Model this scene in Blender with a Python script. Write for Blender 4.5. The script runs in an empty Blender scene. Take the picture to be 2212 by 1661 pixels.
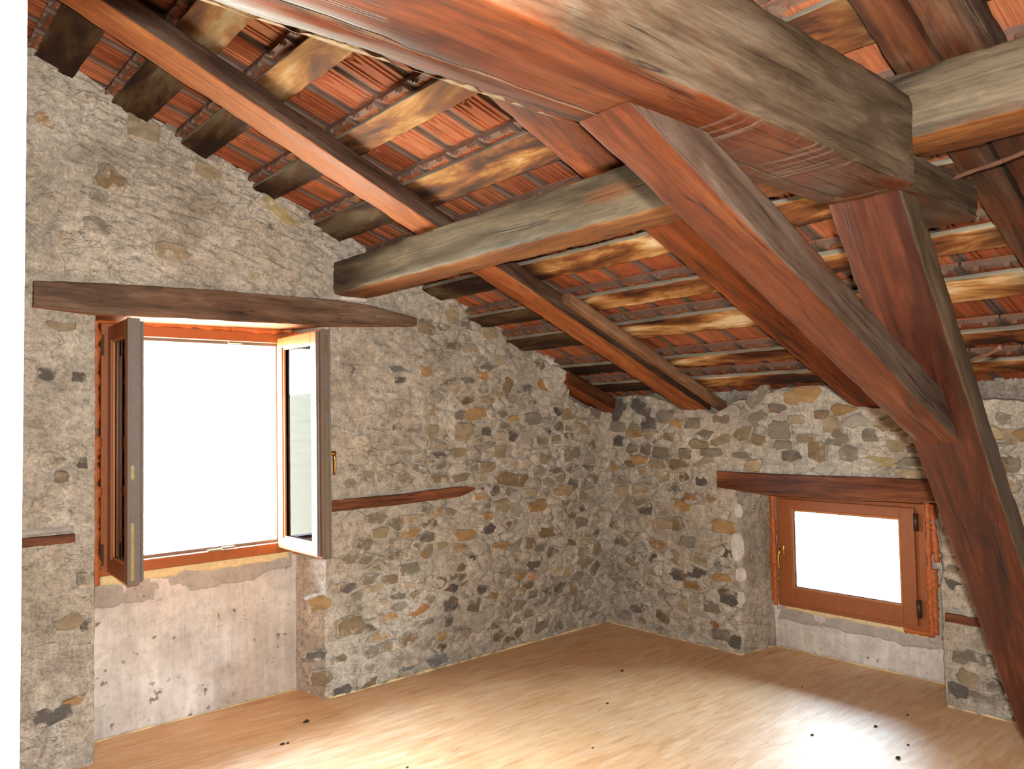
import bpy, math, random
import numpy as np
from mathutils import Matrix, Vector

random.seed(7)
rng = np.random.default_rng(11)
sc = bpy.context.scene
COL = sc.collection

# ------------------------------------------------------------------ camera
CAM = np.array([-4.2672, -3.9005, 1.5])
YAW, PITCH, ROLL, FPX = math.radians(48.983), math.radians(2.3633), math.radians(-1.0772), 1684.84
_d = np.array([math.cos(YAW) * math.cos(PITCH), math.sin(YAW) * math.cos(PITCH), math.sin(PITCH)])
_r = np.cross(_d, [0, 0, 1.0]); _r /= np.linalg.norm(_r)
_u = np.cross(_r, _d)
RIGHT = _r * math.cos(ROLL) + _u * math.sin(ROLL)
UPV = -_r * math.sin(ROLL) + _u * math.cos(ROLL)
cd = bpy.data.cameras.new('camera')
cam = bpy.data.objects.new('camera', cd); COL.objects.link(cam)
cd.sensor_width = 36.0; cd.sensor_fit = 'HORIZONTAL'; cd.lens = FPX / 2212 * 36.0
cd.clip_start = 0.02; cd.clip_end = 500
cam.matrix_world = Matrix(((RIGHT[0], UPV[0], -_d[0], CAM[0]), (RIGHT[1], UPV[1], -_d[1], CAM[1]),
                           (RIGHT[2], UPV[2], -_d[2], CAM[2]), (0, 0, 0, 1)))
sc.camera = cam

def hit(px, py, ax, val):            # where the sight line of a photo pixel meets an axis plane
    q = RIGHT * ((px - 1106) / FPX) + UPV * ((830.5 - py) / FPX) + _d
    return CAM + q * ((val - CAM[ax]) / q[ax])

# ------------------------------------------------------------------ world, flash, exposure
SKY = 180.0
FLASH_W = 150.0
w = bpy.data.worlds.new('sky'); sc.world = w; w.use_nodes = True
wn = w.node_tree; bg = wn.nodes['Background']
tcw = wn.nodes.new('ShaderNodeTexCoord'); sx = wn.nodes.new('ShaderNodeSeparateXYZ')
rw = wn.nodes.new('ShaderNodeValToRGB')
_e = rw.color_ramp.elements
_e[0].position = 0.0; _e[0].color = (0.84, 0.93, 1.08, 1)
_e[1].position = 0.9; _e[1].color = (0.24, 0.31, 0.40, 1)
_m = _e.new(0.35); _m.color = (0.60, 0.70, 0.84, 1)
wn.links.new(tcw.outputs['Generated'], sx.inputs[0]); wn.links.new(sx.outputs['Z'], rw.inputs[0])
wn.links.new(rw.outputs[0], bg.inputs['Color']); bg.inputs['Strength'].default_value = SKY

def area(name, loc, to, sx_, sy_, energy, portal=False, color=(1, 1, 1)):
    l = bpy.data.lights.new(name, 'AREA'); l.shape = 'RECTANGLE'; l.size = sx_; l.size_y = sy_
    l.energy = energy; l.color = color
    o = bpy.data.objects.new(name, l); COL.objects.link(o)
    o.location = loc
    o.rotation_euler = (Vector(to) - Vector(loc)).to_track_quat('-Z', 'Y').to_euler()
    if portal: l.cycles.is_portal = True
    return o
fp = CAM + RIGHT * 0.033 + UPV * 0.07
area('camera_flash', tuple(fp), tuple(fp + _d + UPV * 0.12), 0.05, 0.03, FLASH_W, color=(1.0, 0.96, 0.90))
area('window_portal', (-2.81, 0.33, 1.38), (-2.81, -1, 1.38), 0.95, 1.2, 1.0, True)
area('window_portal', (0.36, -1.655, 0.62), (-1, -1.655, 0.62), 0.85, 0.7, 1.0, True)
sc.view_settings.view_transform = 'Standard'; sc.view_settings.look = 'None'
sc.view_settings.gamma = 1.0; sc.view_settings.use_curve_mapping = False
sc.view_settings.exposure = 0.0
sc.cycles.use_denoising = True
sc.cycles.max_bounces = 8; sc.cycles.diffuse_bounces = 5; sc.cycles.transparent_max_bounces = 12
sc.cycles.caustics_reflective = False; sc.cycles.caustics_refractive = False
sc.cycles.sample_clamp_indirect = 8.0

# ------------------------------------------------------------------ numeric noise
def _h(ix, iy, iz):
    n = (ix * 374761393 + iy * 668265263 + iz * 2147483647 % 4294967291 * 31 + iz * 1274126177) & 0xffffffff
    n = ((n ^ (n >> 13)) * 1274126177) & 0xffffffff
    n = n ^ (n >> 16)
    return (n & 0xffffff).astype(np.float64) / 0x7fffff - 1.0
def vnoise(p):
    p = np.asarray(p, float)
    i = np.floor(p).astype(np.int64); f = p - i; f = f * f * (3 - 2 * f)
    i = i + 100000
    out = 0
    for a in (0, 1):
        wa = f[:, 0] if a else 1 - f[:, 0]
        for b in (0, 1):
            wb = f[:, 1] if b else 1 - f[:, 1]
            for c in (0, 1):
                wc = f[:, 2] if c else 1 - f[:, 2]
                out = out + wa * wb * wc * _h(i[:, 0] + a, i[:, 1] + b, i[:, 2] + c)
    return out
def fbm(p, oct=4, gain=0.5):
    p = np.asarray(p, float); s = 0; a = 1.0; t = 0
    for k in range(oct):
        s = s + a * vnoise(p * 2.0 ** k + 17.3 * k); t += a; a *= gain
    return s / t

# ------------------------------------------------------------------ objects
def lin(r, g=None, b=None):
    if g is None: r, g, b = r
    f = lambda c: (c / 255 / 12.92) if c / 255 <= 0.04045 else ((c / 255 + 0.055) / 1.055) ** 2.4
    return (f(r), f(g), f(b), 1.0)

def mesh(name, verts, faces, mat=None, smooth=False, attrs=None):
    me = bpy.data.meshes.new(name)
    me.from_pydata([tuple(map(float, v)) for v in verts], [], [tuple(int(i) for i in f) for f in faces])
    if mat: me.materials.append(mat)
    if smooth: me.polygons.foreach_set('use_smooth', [True] * len(me.polygons))
    for k, a in (attrs or {}).items():
        a = np.asarray(a, np.float32)
        if a.ndim == 1:
            at = me.attributes.new(k, 'FLOAT', 'POINT'); at.data.foreach_set('value', a)
        else:
            at = me.attributes.new(k, 'FLOAT_COLOR', 'POINT'); at.data.foreach_set('color', a.ravel())
    me.update()
    return me
def link(name, me, parent=None, loc=None, mat4=None):
    o = bpy.data.objects.new(name, me); COL.objects.link(o)
    if mat4 is not None: o.matrix_world = mat4
    if loc is not None: o.location = loc
    if parent is not None: o.parent = parent
    return o
def empty(name, loc=(0, 0, 0)):
    o = bpy.data.objects.new(name, None); COL.objects.link(o); o.location = loc; o.empty_display_size = 0.1
    return o
def tag(o, label=None, cat=None, group=None, kind=None):
    if label: o['label'] = label
    if cat:
        o['category'] = cat
        if not kind: o['kind'] = 'thing'
    if group: o['group'] = group
    if kind: o['kind'] = kind
    return o

class MB:                                        # collects simple shapes into one mesh
    def __init__(s): s.v = []; s.f = []
    def add(s, v, f):
        b = len(s.v); s.v += [tuple(x) for x in v]; s.f += [tuple(i + b for i in q) for q in f]
    def box(s, x0, x1, y0, y1, z0, z1, bev=0.0):
        if bev <= 0:
            s.add([(x, y, z) for x in (x0, x1) for y in (y0, y1) for z in (z0, z1)],
                  [(0, 1, 3, 2), (4, 6, 7, 5), (0, 4, 5, 1), (2, 3, 7, 6), (0, 2, 6, 4), (1, 5, 7, 3)])
            return
        import bmesh
        bm = bmesh.new(); bmesh.ops.create_cube(bm, size=1)
        for v in bm.verts:
            v.co = Vector(((x0 + x1) / 2 + v.co.x * (x1 - x0), (y0 + y1) / 2 + v.co.y * (y1 - y0), (z0 + z1) / 2 + v.co.z * (z1 - z0)))
        bmesh.ops.bevel(bm, geom=bm.edges[:], offset=bev, segments=2, affect='EDGES', profile=0.5)
        bm.verts.index_update()
        s.add([v.co[:] for v in bm.verts], [[v.index for v in f.verts] for f in bm.faces]); bm.free()
    def tube(s, pts, rad, n=10, cap=True):
        pts = [np.array(p, float) for p in pts]; m = len(pts)
        rad = rad if hasattr(rad, '__len__') else [rad] * m
        vs = []; fs = []; prev = None
        for i, p in enumerate(pts):
            t = pts[min(i + 1, m - 1)] - pts[max(i - 1, 0)]; t /= np.linalg.norm(t)
            a = prev if prev is not None else (np.array([0, 0, 1.0]) if abs(t[2]) < 0.9 else np.array([1.0, 0, 0]))
            a = a - t * (a @ t); a /= np.linalg.norm(a); prev = a; b = np.cross(t, a)
            for k in range(n):
                q = 2 * math.pi * k / n
                vs.append(p + rad[i] * (a * math.cos(q) + b * math.sin(q)))
        for i in range(m - 1):
            for k in range(n):
                fs.append((i * n + k, i * n + (k + 1) % n, (i + 1) * n + (k + 1) % n, (i + 1) * n + k))
        if cap: fs += [tuple(range(n - 1, -1, -1)), tuple(range((m - 1) * n, m * n))]
        s.add(vs, fs)
    def build(s, name, mat, parent=None, smooth=False):
        return link(name, mesh(name, s.v, s.f, mat, smooth), parent)

# ------------------------------------------------------------------ materials
class NT:
    def __init__(s, name):
        s.m = bpy.data.materials.new(name); s.m.use_nodes = True; s.t = s.m.node_tree
        s.b = s.t.nodes['Principled BSDF']; s.out = s.t.nodes['Material Output']
    def n(s, ty, **kw):
        nd = s.t.nodes.new('ShaderNode' + ty)
        for k, v in kw.items(): setattr(nd, k, v)
        return nd
    def l(s, a, b): s.t.links.new(a, b); return b
    def pos(s, kind='Position'):
        if kind == 'Position': return s.n('NewGeometry').outputs['Position']
        return s.n('TexCoord').outputs[kind]
    def mapv(s, v, scale, loc=None, rot=None):
        m = s.n('Mapping'); s.l(v, m.inputs['Vector']); m.inputs['Scale'].default_value = scale
        if rot: m.inputs['Rotation'].default_value = rot
        if loc is not None:
            if hasattr(loc, 'links'): s.l(loc, m.inputs['Location'])
            else: m.inputs['Location'].default_value = loc
        return m.outputs[0]
    def noise(s, v, scale=1.0, detail=4.0, rough=0.55, dist=0.0):
        n = s.n('TexNoise'); s.l(v, n.inputs['Vector']); n.inputs['Scale'].default_value = scale
        n.inputs['Detail'].default_value = detail; n.inputs['Roughness'].default_value = rough
        n.inputs['Distortion'].default_value = dist
        return n.outputs['Fac']
    def ramp(s, f, *stops, interp='LINEAR'):
        r = s.n('ValToRGB'); r.color_ramp.interpolation = interp; e = r.color_ramp.elements
        while len(e) < len(stops): e.new(0.5)
        for i, (p, c) in enumerate(stops):
            e[i].position = p; e[i].color = c if hasattr(c, '__len__') else (c, c, c, 1)
        s.l(f, r.inputs[0]); return r.outputs[0]
    def mix(s, f, a, b, mode='MIX'):
        m = s.n('Mix', data_type='RGBA', blend_type=mode)
        for v, i in ((f, 0), (a, 6), (b, 7)):
            if hasattr(v, 'links'): s.l(v, m.inputs[i])
            else: m.inputs[i].default_value = v
        return m.outputs[2]
    def math(s, op, a, b=0.0, c=0.0, clamp=False):
        m = s.n('Math', operation=op, use_clamp=clamp)
        for i, v in enumerate((a, b, c)):
            if hasattr(v, 'links'): s.l(v, m.inputs[i])
            else: m.inputs[i].default_value = v
        return m.outputs[0]
    def attr(s, name):
        return s.n('Attribute', attribute_name=name)
    def bump(s, h, strength=0.4, dist=0.01, prev=None):
        b = s.n('Bump'); b.inputs['Strength'].default_value = strength; b.inputs['Distance'].default_value = dist
        s.l(h, b.inputs['Height'])
        if prev is not None: s.l(prev, b.inputs['Normal'])
        return b.outputs[0]
    def fin(s, col=None, rough=0.7, normal=None, spec=0.3, metal=0.0):
        for v, i in ((col, 'Base Color'), (rough, 'Roughness'), (normal, 'Normal'), (spec, 'Specular IOR Level'), (metal, 'Metallic')):
            if v is None: continue
            if hasattr(v, 'links'): s.l(v, s.b.inputs[i])
            else: s.b.inputs[i].default_value = v
        return s.m

def plain(name, c, rough=0.6, metal=0.0, spec=0.4, var=0.12, scale=40, bump=0.0):
    t = NT(name); p = t.pos('Object'); n = t.noise(p, scale, 4)
    k = t.ramp(n, (0.25, 1 - var), (0.75, 1 + var))
    nm = t.bump(n, bump, 0.004) if bump else None
    return t.fin(t.mix(1.0, lin(c), k, 'MULTIPLY'), rough, nm, spec, metal)

def wood(name, A, B, rough=0.6, grain=1.0, spec=0.3, patch=0.9, crack=1.0, bump=0.35, g=1.0, scratch=0.0):
    """A, B: (dark, mid, light) for faces 0 and 1, by wear and some painted light (point attribute 'weather')."""
    t = NT(name); o = t.pos('Object')
    info = t.n('ObjectInfo'); rv = t.n('CombineXYZ')
    r37 = t.math('MULTIPLY', info.outputs['Random'], 37.0)
    t.l(r37, rv.inputs[0]); t.l(t.math('MULTIPLY', info.outputs['Random'], 11.0), rv.inputs[1])
    loc = rv.outputs[0]
    n1 = t.noise(t.mapv(o, (1.6, 11, 11), loc), 1, 7, 0.62, 0.9)
    n2 = t.noise(t.mapv(o, (3.0 * grain, 95 * grain, 95 * grain), loc), 1, 5, 0.6, 0.3)
    n3 = t.noise(t.mapv(o, (2.2, 5, 5), loc), 1, 4, 0.6, 0.4)
    n4 = t.noise(t.mapv(o, (0.55, 16, 16), loc), 1, 3, 0.5, 0.6)
    n5 = t.noise(t.mapv(o, (10, 22, 22), loc), 1, 5, 0.7)
    a = t.ramp(n1, (0.30, lin(A[0])), (0.50, lin(A[1])), (0.72, lin(A[2])))
    b = t.ramp(n1, (0.28, lin(B[0])), (0.48, lin(B[1])), (0.70, lin(B[2])))
    wt = t.attr('weather').outputs['Fac']
    f = t.math('ADD', wt, t.math('MULTIPLY', t.math('SUBTRACT', n3, 0.5), patch * 1.6))
    f = t.math('ADD', f, t.math('MULTIPLY', t.math('SUBTRACT', n5, 0.5), 0.5))
    f = t.ramp(f, (0.30, 0.0), (0.70, 1.0))
    c = t.mix(f, a, b)
    c = t.mix(1.0, c, t.ramp(n2, (0.25, 0.62 * g), (0.5, 1.0 * g), (0.8, 1.28 * g)), 'MULTIPLY')
    ck = t.math('ABSOLUTE', t.math('SUBTRACT', n4, 0.5))
    ckm = t.ramp(ck, (0.0, 1.0), (0.010, 0.0))
    gate = t.ramp(n3, (0.47, 0.0), (0.56, 1.0))
    ckm = t.math('MULTIPLY', t.math('MULTIPLY', ckm, gate), crack, clamp=True)
    c = t.mix(t.math('MULTIPLY', ckm, 0.85), c, (0.008, 0.005, 0.004, 1))
    n6 = t.noise(t.mapv(o, (7, 40, 40), loc), 1, 6, 0.75, 0.8)
    c = t.mix(1.0, c, t.ramp(n6, (0.3, 0.66), (0.5, 1.0), (0.72, 1.34)), 'MULTIPLY')
    vo = t.n('TexVoronoi'); t.l(t.mapv(o, (1.3, 5.5, 5.5), loc), vo.inputs['Vector']); vo.inputs['Scale'].default_value = 1.0
    kn = t.ramp(vo.outputs['Distance'], (0.10, 1.0), (0.22, 0.0))
    c = t.mix(t.math('MULTIPLY', kn, 0.55), c, lin(A[0]))
    if scratch:
        sn = t.noise(t.mapv(o, (46, 3.0, 3.0), None, (0, 0, 0.55)), 1, 3, 0.6)
        sm = t.ramp(t.noise(t.mapv(o, (2.6, 4, 4), (3.7, 0, 0)), 1, 3), (0.52, 0.0), (0.62, scratch))
        sep = t.n('SeparateXYZ'); t.l(o, sep.inputs[0])
        gx = t.ramp(t.math('MULTIPLY', sep.outputs[0], 0.25), (0.78, 0.0), (0.83, 1.0), (0.92, 1.0), (0.96, 0.0))
        gz = t.ramp(sep.outputs[2], (0.003, 1.0), (0.006, 0.0))
        sm = t.math('MULTIPLY', t.math('MULTIPLY', gx, gz), scratch)
        c = t.mix(t.math('MULTIPLY', t.ramp(sn, (0.54, 0.0), (0.62, 1.0)), sm), c, tuple(x * g for x in lin(214, 184, 158)[:3]) + (1,))
    hgt = t.math('SUBTRACT', t.math('ADD', t.math('MULTIPLY', n2, 0.5), t.math('MULTIPLY', n1, 0.6)), t.math('MULTIPLY', ckm, 1.6))
    rg = t.ramp(n1, (0.3, rough - 0.08), (0.7, rough + 0.12))
    return t.fin(c, rg, t.bump(hgt, bump, 0.006), spec)

def batten_mat():
    t = NT('batten_wood'); o = t.pos('Object')
    info = t.n('ObjectInfo'); rv = t.n('CombineXYZ')
    t.l(t.math('MULTIPLY', info.outputs['Random'], 53.0), rv.inputs[0]); loc = rv.outputs[0]
    n1 = t.noise(t.mapv(o, (1.7, 6, 6), loc), 1, 5, 0.6, 0.5)
    n2 = t.noise(t.mapv(o, (5, 90, 90), loc), 1, 4, 0.6)
    n3 = t.noise(t.mapv(o, (1.1, 3.0, 3.0), loc), 1, 2, 0.5, 0.4)
    x = t.math('ADD', t.math('MULTIPLY', n1, 0.75), t.math('MULTIPLY', n3, 0.35))
    c = t.ramp(x, (0.38, lin(26, 17, 12)), (0.47, lin(62, 34, 20)), (0.54, lin(120, 72, 36)), (0.60, lin(178, 132, 78)), (0.68, lin(226, 204, 164)))
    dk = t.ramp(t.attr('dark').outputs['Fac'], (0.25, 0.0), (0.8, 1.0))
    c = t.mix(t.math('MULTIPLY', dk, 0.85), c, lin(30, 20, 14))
    g = t.ramp(n1, (0.3, lin(98, 90, 78)), (0.7, lin(160, 150, 132)))
    f = t.ramp(t.math('ADD', t.attr('weather').outputs['Fac'], t.math('MULTIPLY', t.math('SUBTRACT', n1, 0.5), 0.5)), (0.4, 0.0), (0.6, 1.0))
    c = t.mix(f, c, g)
    c = t.mix(1.0, c, t.ramp(n2, (0.25, 0.75), (0.75, 1.18)), 'MULTIPLY')
    return t.fin(c, 0.75, t.bump(t.math('ADD', n2, n1), 0.3, 0.004), 0.2)

def tile_mat():
    t = NT('terracotta'); o = t.pos('Object')
    info = t.n('ObjectInfo'); rv = t.n('CombineXYZ')
    t.l(t.math('MULTIPLY', info.outputs['Random'], 29.0), rv.inputs[1]); loc = rv.outputs[0]
    n1 = t.noise(t.mapv(o, (6, 6, 6), loc), 1, 5, 0.6)
    n2 = t.noise(t.mapv(o, (5, 160, 60), loc), 1, 3, 0.6)
    base = t.ramp(info.outputs['Random'], (0.0, lin(134, 70, 40)), (0.35, lin(160, 88, 52)), (0.65, lin(176, 106, 70)), (1.0, lin(146, 76, 44)))
    c = t.mix(1.0, base, t.ramp(n1, (0.25, 0.62), (0.5, 1.0), (0.8, 1.25)), 'MULTIPLY')
    c = t.mix(1.0, c, t.ramp(n2, (0.35, 0.7), (0.55, 1.05)), 'MULTIPLY')
    d = t.math('ADD', t.attr('edge').outputs['Fac'], t.math('MULTIPLY', t.math('SUBTRACT', n1, 0.5), 0.9))
    d = t.ramp(d, (0.45, 0.0), (0.75, 1.0))
    c = t.mix(t.math('MULTIPLY', d, 0.85), c, t.mix(n1, lin(44, 38, 34), lin(120, 108, 98)))
    return t.fin(c, 0.8, t.bump(n2, 0.25, 0.003), 0.2)

def mortar_nodes(t, p, light=1.0):
    a = t.noise(p, 3.2, 6, 0.62, 0.4)
    b = t.noise(p, 26, 7, 0.68)
    c_ = t.noise(t.mapv(p, (1, 1, 2.2)), 15, 7, 0.66, 0.8)
    col = t.ramp(a, (0.30, lin(150, 140, 126)), (0.50, lin(176, 166, 151)), (0.70, lin(198, 188, 173)))
    col = t.mix(1.0, col, t.ramp(b, (0.25, 0.55), (0.5, 1.0), (0.75, 1.38)), 'MULTIPLY')
    gr = t.noise(p, 95, 3, 0.6); col = t.mix(1.0, col, t.ramp(gr, (0.3, 0.70), (0.5, 1.0), (0.7, 1.25)), 'MULTIPLY')
    wh = t.ramp(c_, (0.64, 0.0), (0.74, 0.65)); col = t.mix(wh, col, lin(222, 213, 200))
    dk = t.ramp(c_, (0.25, 0.6), (0.36, 0.0)); col = t.mix(dk, col, lin(110, 102, 94))
    return col, a, b, c_
def mortar_mat():
    t = NT('lime_mortar'); p = t.pos()
    col, a, b, c_ = mortar_nodes(t, p)
    oc = t.ramp(t.noise(p, 5.5, 3, 0.5, 0.5), (0.66, 0.0), (0.74, 0.5)); col = t.mix(oc, col, lin(150, 116, 74))
    ck = t.math('ABSOLUTE', t.math('SUBTRACT', t.noise(t.mapv(p, (3.5, 3.5, 8)), 1, 4, 0.6, 1.0), 0.5))
    ck = t.math('MULTIPLY', t.ramp(ck, (0.0, 1.0), (0.008, 0.0)), t.ramp(a, (0.5, 0.0), (0.6, 0.5)))
    col = t.mix(ck, col, lin(52, 46, 42))
    h = t.math('SUBTRACT', t.math('ADD', t.math('MULTIPLY', b, 0.9), t.math('MULTIPLY', c_, 0.7)), ck)
    return t.fin(col, 0.92, t.bump(h, 0.7, 0.012), 0.15)
def stone_mat():
    t = NT('rubble_stone'); p = t.pos()
    m, a, b, c_ = mortar_nodes(t, p)
    tint = t.attr('tint').outputs['Color']
    v = t.noise(t.mapv(p, (9, 9, 20)), 1, 7, 0.66, 0.6)
    col = t.mix(1.0, tint, t.ramp(v, (0.28, 0.60), (0.5, 1.0), (0.75, 1.36)), 'MULTIPLY')
    oc = t.ramp(t.noise(p, 9, 3), (0.60, 0.0), (0.72, 0.55)); col = t.mix(oc, col, lin(158, 112, 62))
    smear = t.math('ADD', t.noise(p, 17, 8, 0.74, 0.3), t.math('MULTIPLY', t.math('SUBTRACT', t.attr('smear').outputs['Fac'], 0.5), 0.8))
    col = t.mix(t.ramp(smear, (0.49, 0.0), (0.60, 0.92)), col, m)
    h = t.math('ADD', t.math('MULTIPLY', v, 0.8), t.math('MULTIPLY', b, 0.6))
    return t.fin(col, 0.85, t.bump(h, 0.6, 0.008), 0.2)
def plaster_mat(name, c0, c1, streak):
    t = NT(name); p = t.pos()
    a = t.noise(p, 5, 6, 0.62); b = t.noise(p, 34, 6, 0.7)
    s = t.noise(t.mapv(p, (22, 22, 2.2)), 1, 5, 0.6, 0.4)
    col = t.ramp(a, (0.3, lin(c0)), (0.7, lin(c1)))
    col = t.mix(1.0, col, t.ramp(b, (0.22, 0.7), (0.5, 1.0), (0.8, 1.12)), 'MULTIPLY')
    col = t.mix(1.0, col, t.ramp(s, (0.3, 1 - streak), (0.65, 1 + streak * 0.6)), 'MULTIPLY')
    pit = t.ramp(t.noise(p, 18, 3, 0.5), (0.27, 0.8), (0.34, 0.0)); col = t.mix(pit, col, lin(104, 96, 86))
    return t.fin(col, 0.9, t.bump(t.math('SUBTRACT', b, pit), 0.5, 0.008), 0.15)
def floor_mat():
    t = NT('strand_board'); p = t.pos()
    base = t.ramp(t.noise(p, 2.2, 4), (0.3, lin(208, 156, 102)), (0.7, lin(224, 182, 134)))
    for k, (ang, sc_, lo, hi) in enumerate(((0.25, (6, 34, 1), lin(178, 122, 74), lin(240, 208, 168)), (1.05, (5, 30, 1), lin(196, 144, 94), lin(244, 220, 184)),
                                          (-0.55, (7, 38, 1), lin(184, 130, 82), lin(236, 200, 156)), (2.1, (6, 36, 1), lin(202, 150, 102), lin(246, 224, 190)), (0.6, (9, 60, 1), lin(160, 96, 54), lin(240, 206, 160)))):
        wv = t.n('TexNoise'); t.l(p, wv.inputs['Vector']); wv.inputs['Scale'].default_value = 9.0; wv.inputs['Detail'].default_value = 2.0
        pv = t.mix(0.018, p, wv.outputs['Color'])
        v = t.n('TexVoronoi'); t.l(t.mapv(pv, sc_, (k * 3.1, k * 7.7, 0), (0, 0, ang)), v.inputs['Vector']); v.inputs['Scale'].default_value = 1.0
        r = t.n('SeparateColor'); t.l(v.outputs['Color'], r.inputs[0])
        flake = t.ramp(r.outputs[0], (0.0, lo), (0.35, lin(214, 168, 118)), (1.0, hi))
        base = t.mix(t.ramp(r.outputs[1], (0.60, 0.0), (0.66, 0.30)), base, flake)
    st = t.ramp(t.noise(p, 1.3, 5, 0.6), (0.35, 0.88), (0.7, 1.05)); base = t.mix(1.0, base, st, 'MULTIPLY')
    rdk = t.ramp(t.noise(t.mapv(p, (10, 40, 1), None, (0, 0, 0.35)), 1, 4), (0.70, 0.0), (0.78, 0.5)); base = t.mix(rdk, base, lin(150, 78, 44))
    h = t.noise(t.mapv(p, (16, 24, 1), None, (0, 0, 0.9)), 1, 6, 0.7)
    return t.fin(base, t.ramp(h, (0.3, 0.48), (0.7, 0.62)), t.bump(h, 0.12, 0.002), 0.85)
def glass_mat():
    t = NT('window_glass'); t.t.nodes.remove(t.b)
    tr = t.n('BsdfTransparent'); tr.inputs[0].default_value = (0.93, 0.95, 0.94, 1)
    gl = t.n('BsdfGlossy'); gl.inputs['Roughness'].default_value = 0.02
    fr = t.n('Fresnel'); fr.inputs[0].default_value = 1.5
    mx = t.n('MixShader'); t.l(fr.outputs[0], mx.inputs[0]); t.l(tr.outputs[0], mx.inputs[1]); t.l(gl.outputs[0], mx.inputs[2])
    t.l(mx.outputs[0], t.out.inputs[0]); return t.m

M = dict(
    mortar=mortar_mat(), stone=stone_mat(), tile=tile_mat(), batten=batten_mat(), floor=floor_mat(), glass=glass_mat(),
    apron=plaster_mat('apron_plaster', (190, 182, 173), (226, 219, 210), 0.14),
    smooth=plaster_mat('smooth_cement', (164, 156, 146), (186, 178, 168), 0.04),
    foamcream=plain('cream_foam', (222, 200, 150), 0.9, var=0.15, scale=60, bump=0.4),
    foam=plain('orange_foam', (182, 98, 46), 0.55, var=0.3, scale=55, bump=0.4),
    frame=plain('brown_window_frame', (150, 86, 46), 0.42, var=0.10, scale=30),
    bead=plain('glazing_bead', (180, 112, 60), 0.35, var=0.08, scale=30),
    seal=plain('taupe_rebate', (112, 102, 94), 0.45, var=0.08, scale=30),
    black=plain('black_gasket', (24, 22, 22), 0.5),
    hinge=plain('dark_hinge_cover', (62, 44, 34), 0.4),
    brass=plain('brass', (226, 186, 104), 0.22, metal=1.0, var=0.03),
    steel=plain('zinc_strip', (176, 160, 116), 0.35, metal=0.8, var=0.15),
    iron=plain('rusty_iron', (104, 72, 54), 0.7, var=0.3, scale=60, bump=0.4),
    white=plain('white_paint', (236, 234, 230), 0.5, var=0.01),
    deck=plain('roof_light_block', (46, 38, 32), 0.9),
    dark=plain('plain_wall', (120, 108, 94), 0.9),  # plain brown-grey base colour of the unseen walls
    barkcream=plain('pale_bark', (92, 76, 54), 0.9, var=0.3, scale=60),
    crumb=plain('dark_crumb', (52, 38, 28), 0.8),
    soil=plain('valley_ground', (246, 228, 190), 0.95, var=0.3, scale=0.3),
)
RED = ((72, 28, 13), (140, 62, 28), (182, 98, 58))
GREY = ((66, 54, 42), (122, 101, 80), (168, 148, 122))
M['tie'] = wood('tie_beam_wood', ((80, 36, 14), (156, 76, 32), (200, 118, 66)), ((84, 67, 52), (144, 118, 92), (194, 168, 140)), 0.55, spec=0.25, patch=0.7, g=0.26, scratch=0.7)
M['brace'] = wood('brace_wood', ((84, 36, 14), (142, 68, 30), (180, 106, 60)), ((88, 64, 50), (126, 98, 82), (160, 136, 114)), 0.48, spec=0.35, patch=0.5, g=0.3)
M['strut'] = wood('strut_wood', ((46, 17, 9), (98, 40, 17), (146, 70, 30)), ((96, 76, 56), (134, 110, 86), (168, 146, 118)), 0.5, spec=0.35, patch=0.5, g=0.36)
M['purlin'] = wood('purlin_wood', ((120, 66, 28), (184, 112, 54), (212, 150, 88)), ((64, 54, 42), (128, 110, 86), (180, 160, 131)), 0.65, patch=0.7, g=0.40)
M['rafter'] = wood('rafter_wood', ((116, 62, 28), (178, 100, 50), (204, 132, 76)), ((50, 34, 26), (82, 56, 42), (112, 94, 78)), 0.6, patch=0.4, g=0.72)
M['rafter_red'] = wood('red_rafter_wood', ((70, 32, 14), (138, 68, 28), (168, 92, 44)), ((42, 22, 12), (86, 46, 22), (124, 78, 44)), 0.6, patch=0.7, g=0.75)
M['rafter_dark'] = wood('dark_rafter_wood', ((58, 28, 14), (112, 58, 28), (150, 90, 50)), ((46, 34, 26), (88, 70, 54), (130, 110, 90)), 0.65, patch=0.9, g=0.42)
M['plank'] = wood('pale_plank_wood', ((120, 84, 58), (156, 114, 82), (182, 142, 108)), ((110, 78, 54), (150, 110, 80), (176, 138, 106)), 0.7, patch=0.3, crack=0.4, g=0.7)
M['lintel'] = wood('lintel_wood', ((118, 64, 36), (170, 104, 66), (206, 146, 104)), ((70, 50, 38), (112, 84, 64), (150, 124, 102)), 0.65, patch=0.6, g=0.75)
M['lintel_red'] = wood('red_lintel_wood', ((120, 66, 38), (172, 108, 66), (206, 150, 108)), ((66, 34, 20), (112, 62, 36), (150, 92, 58)), 0.6, patch=0.5, g=0.8)

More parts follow.
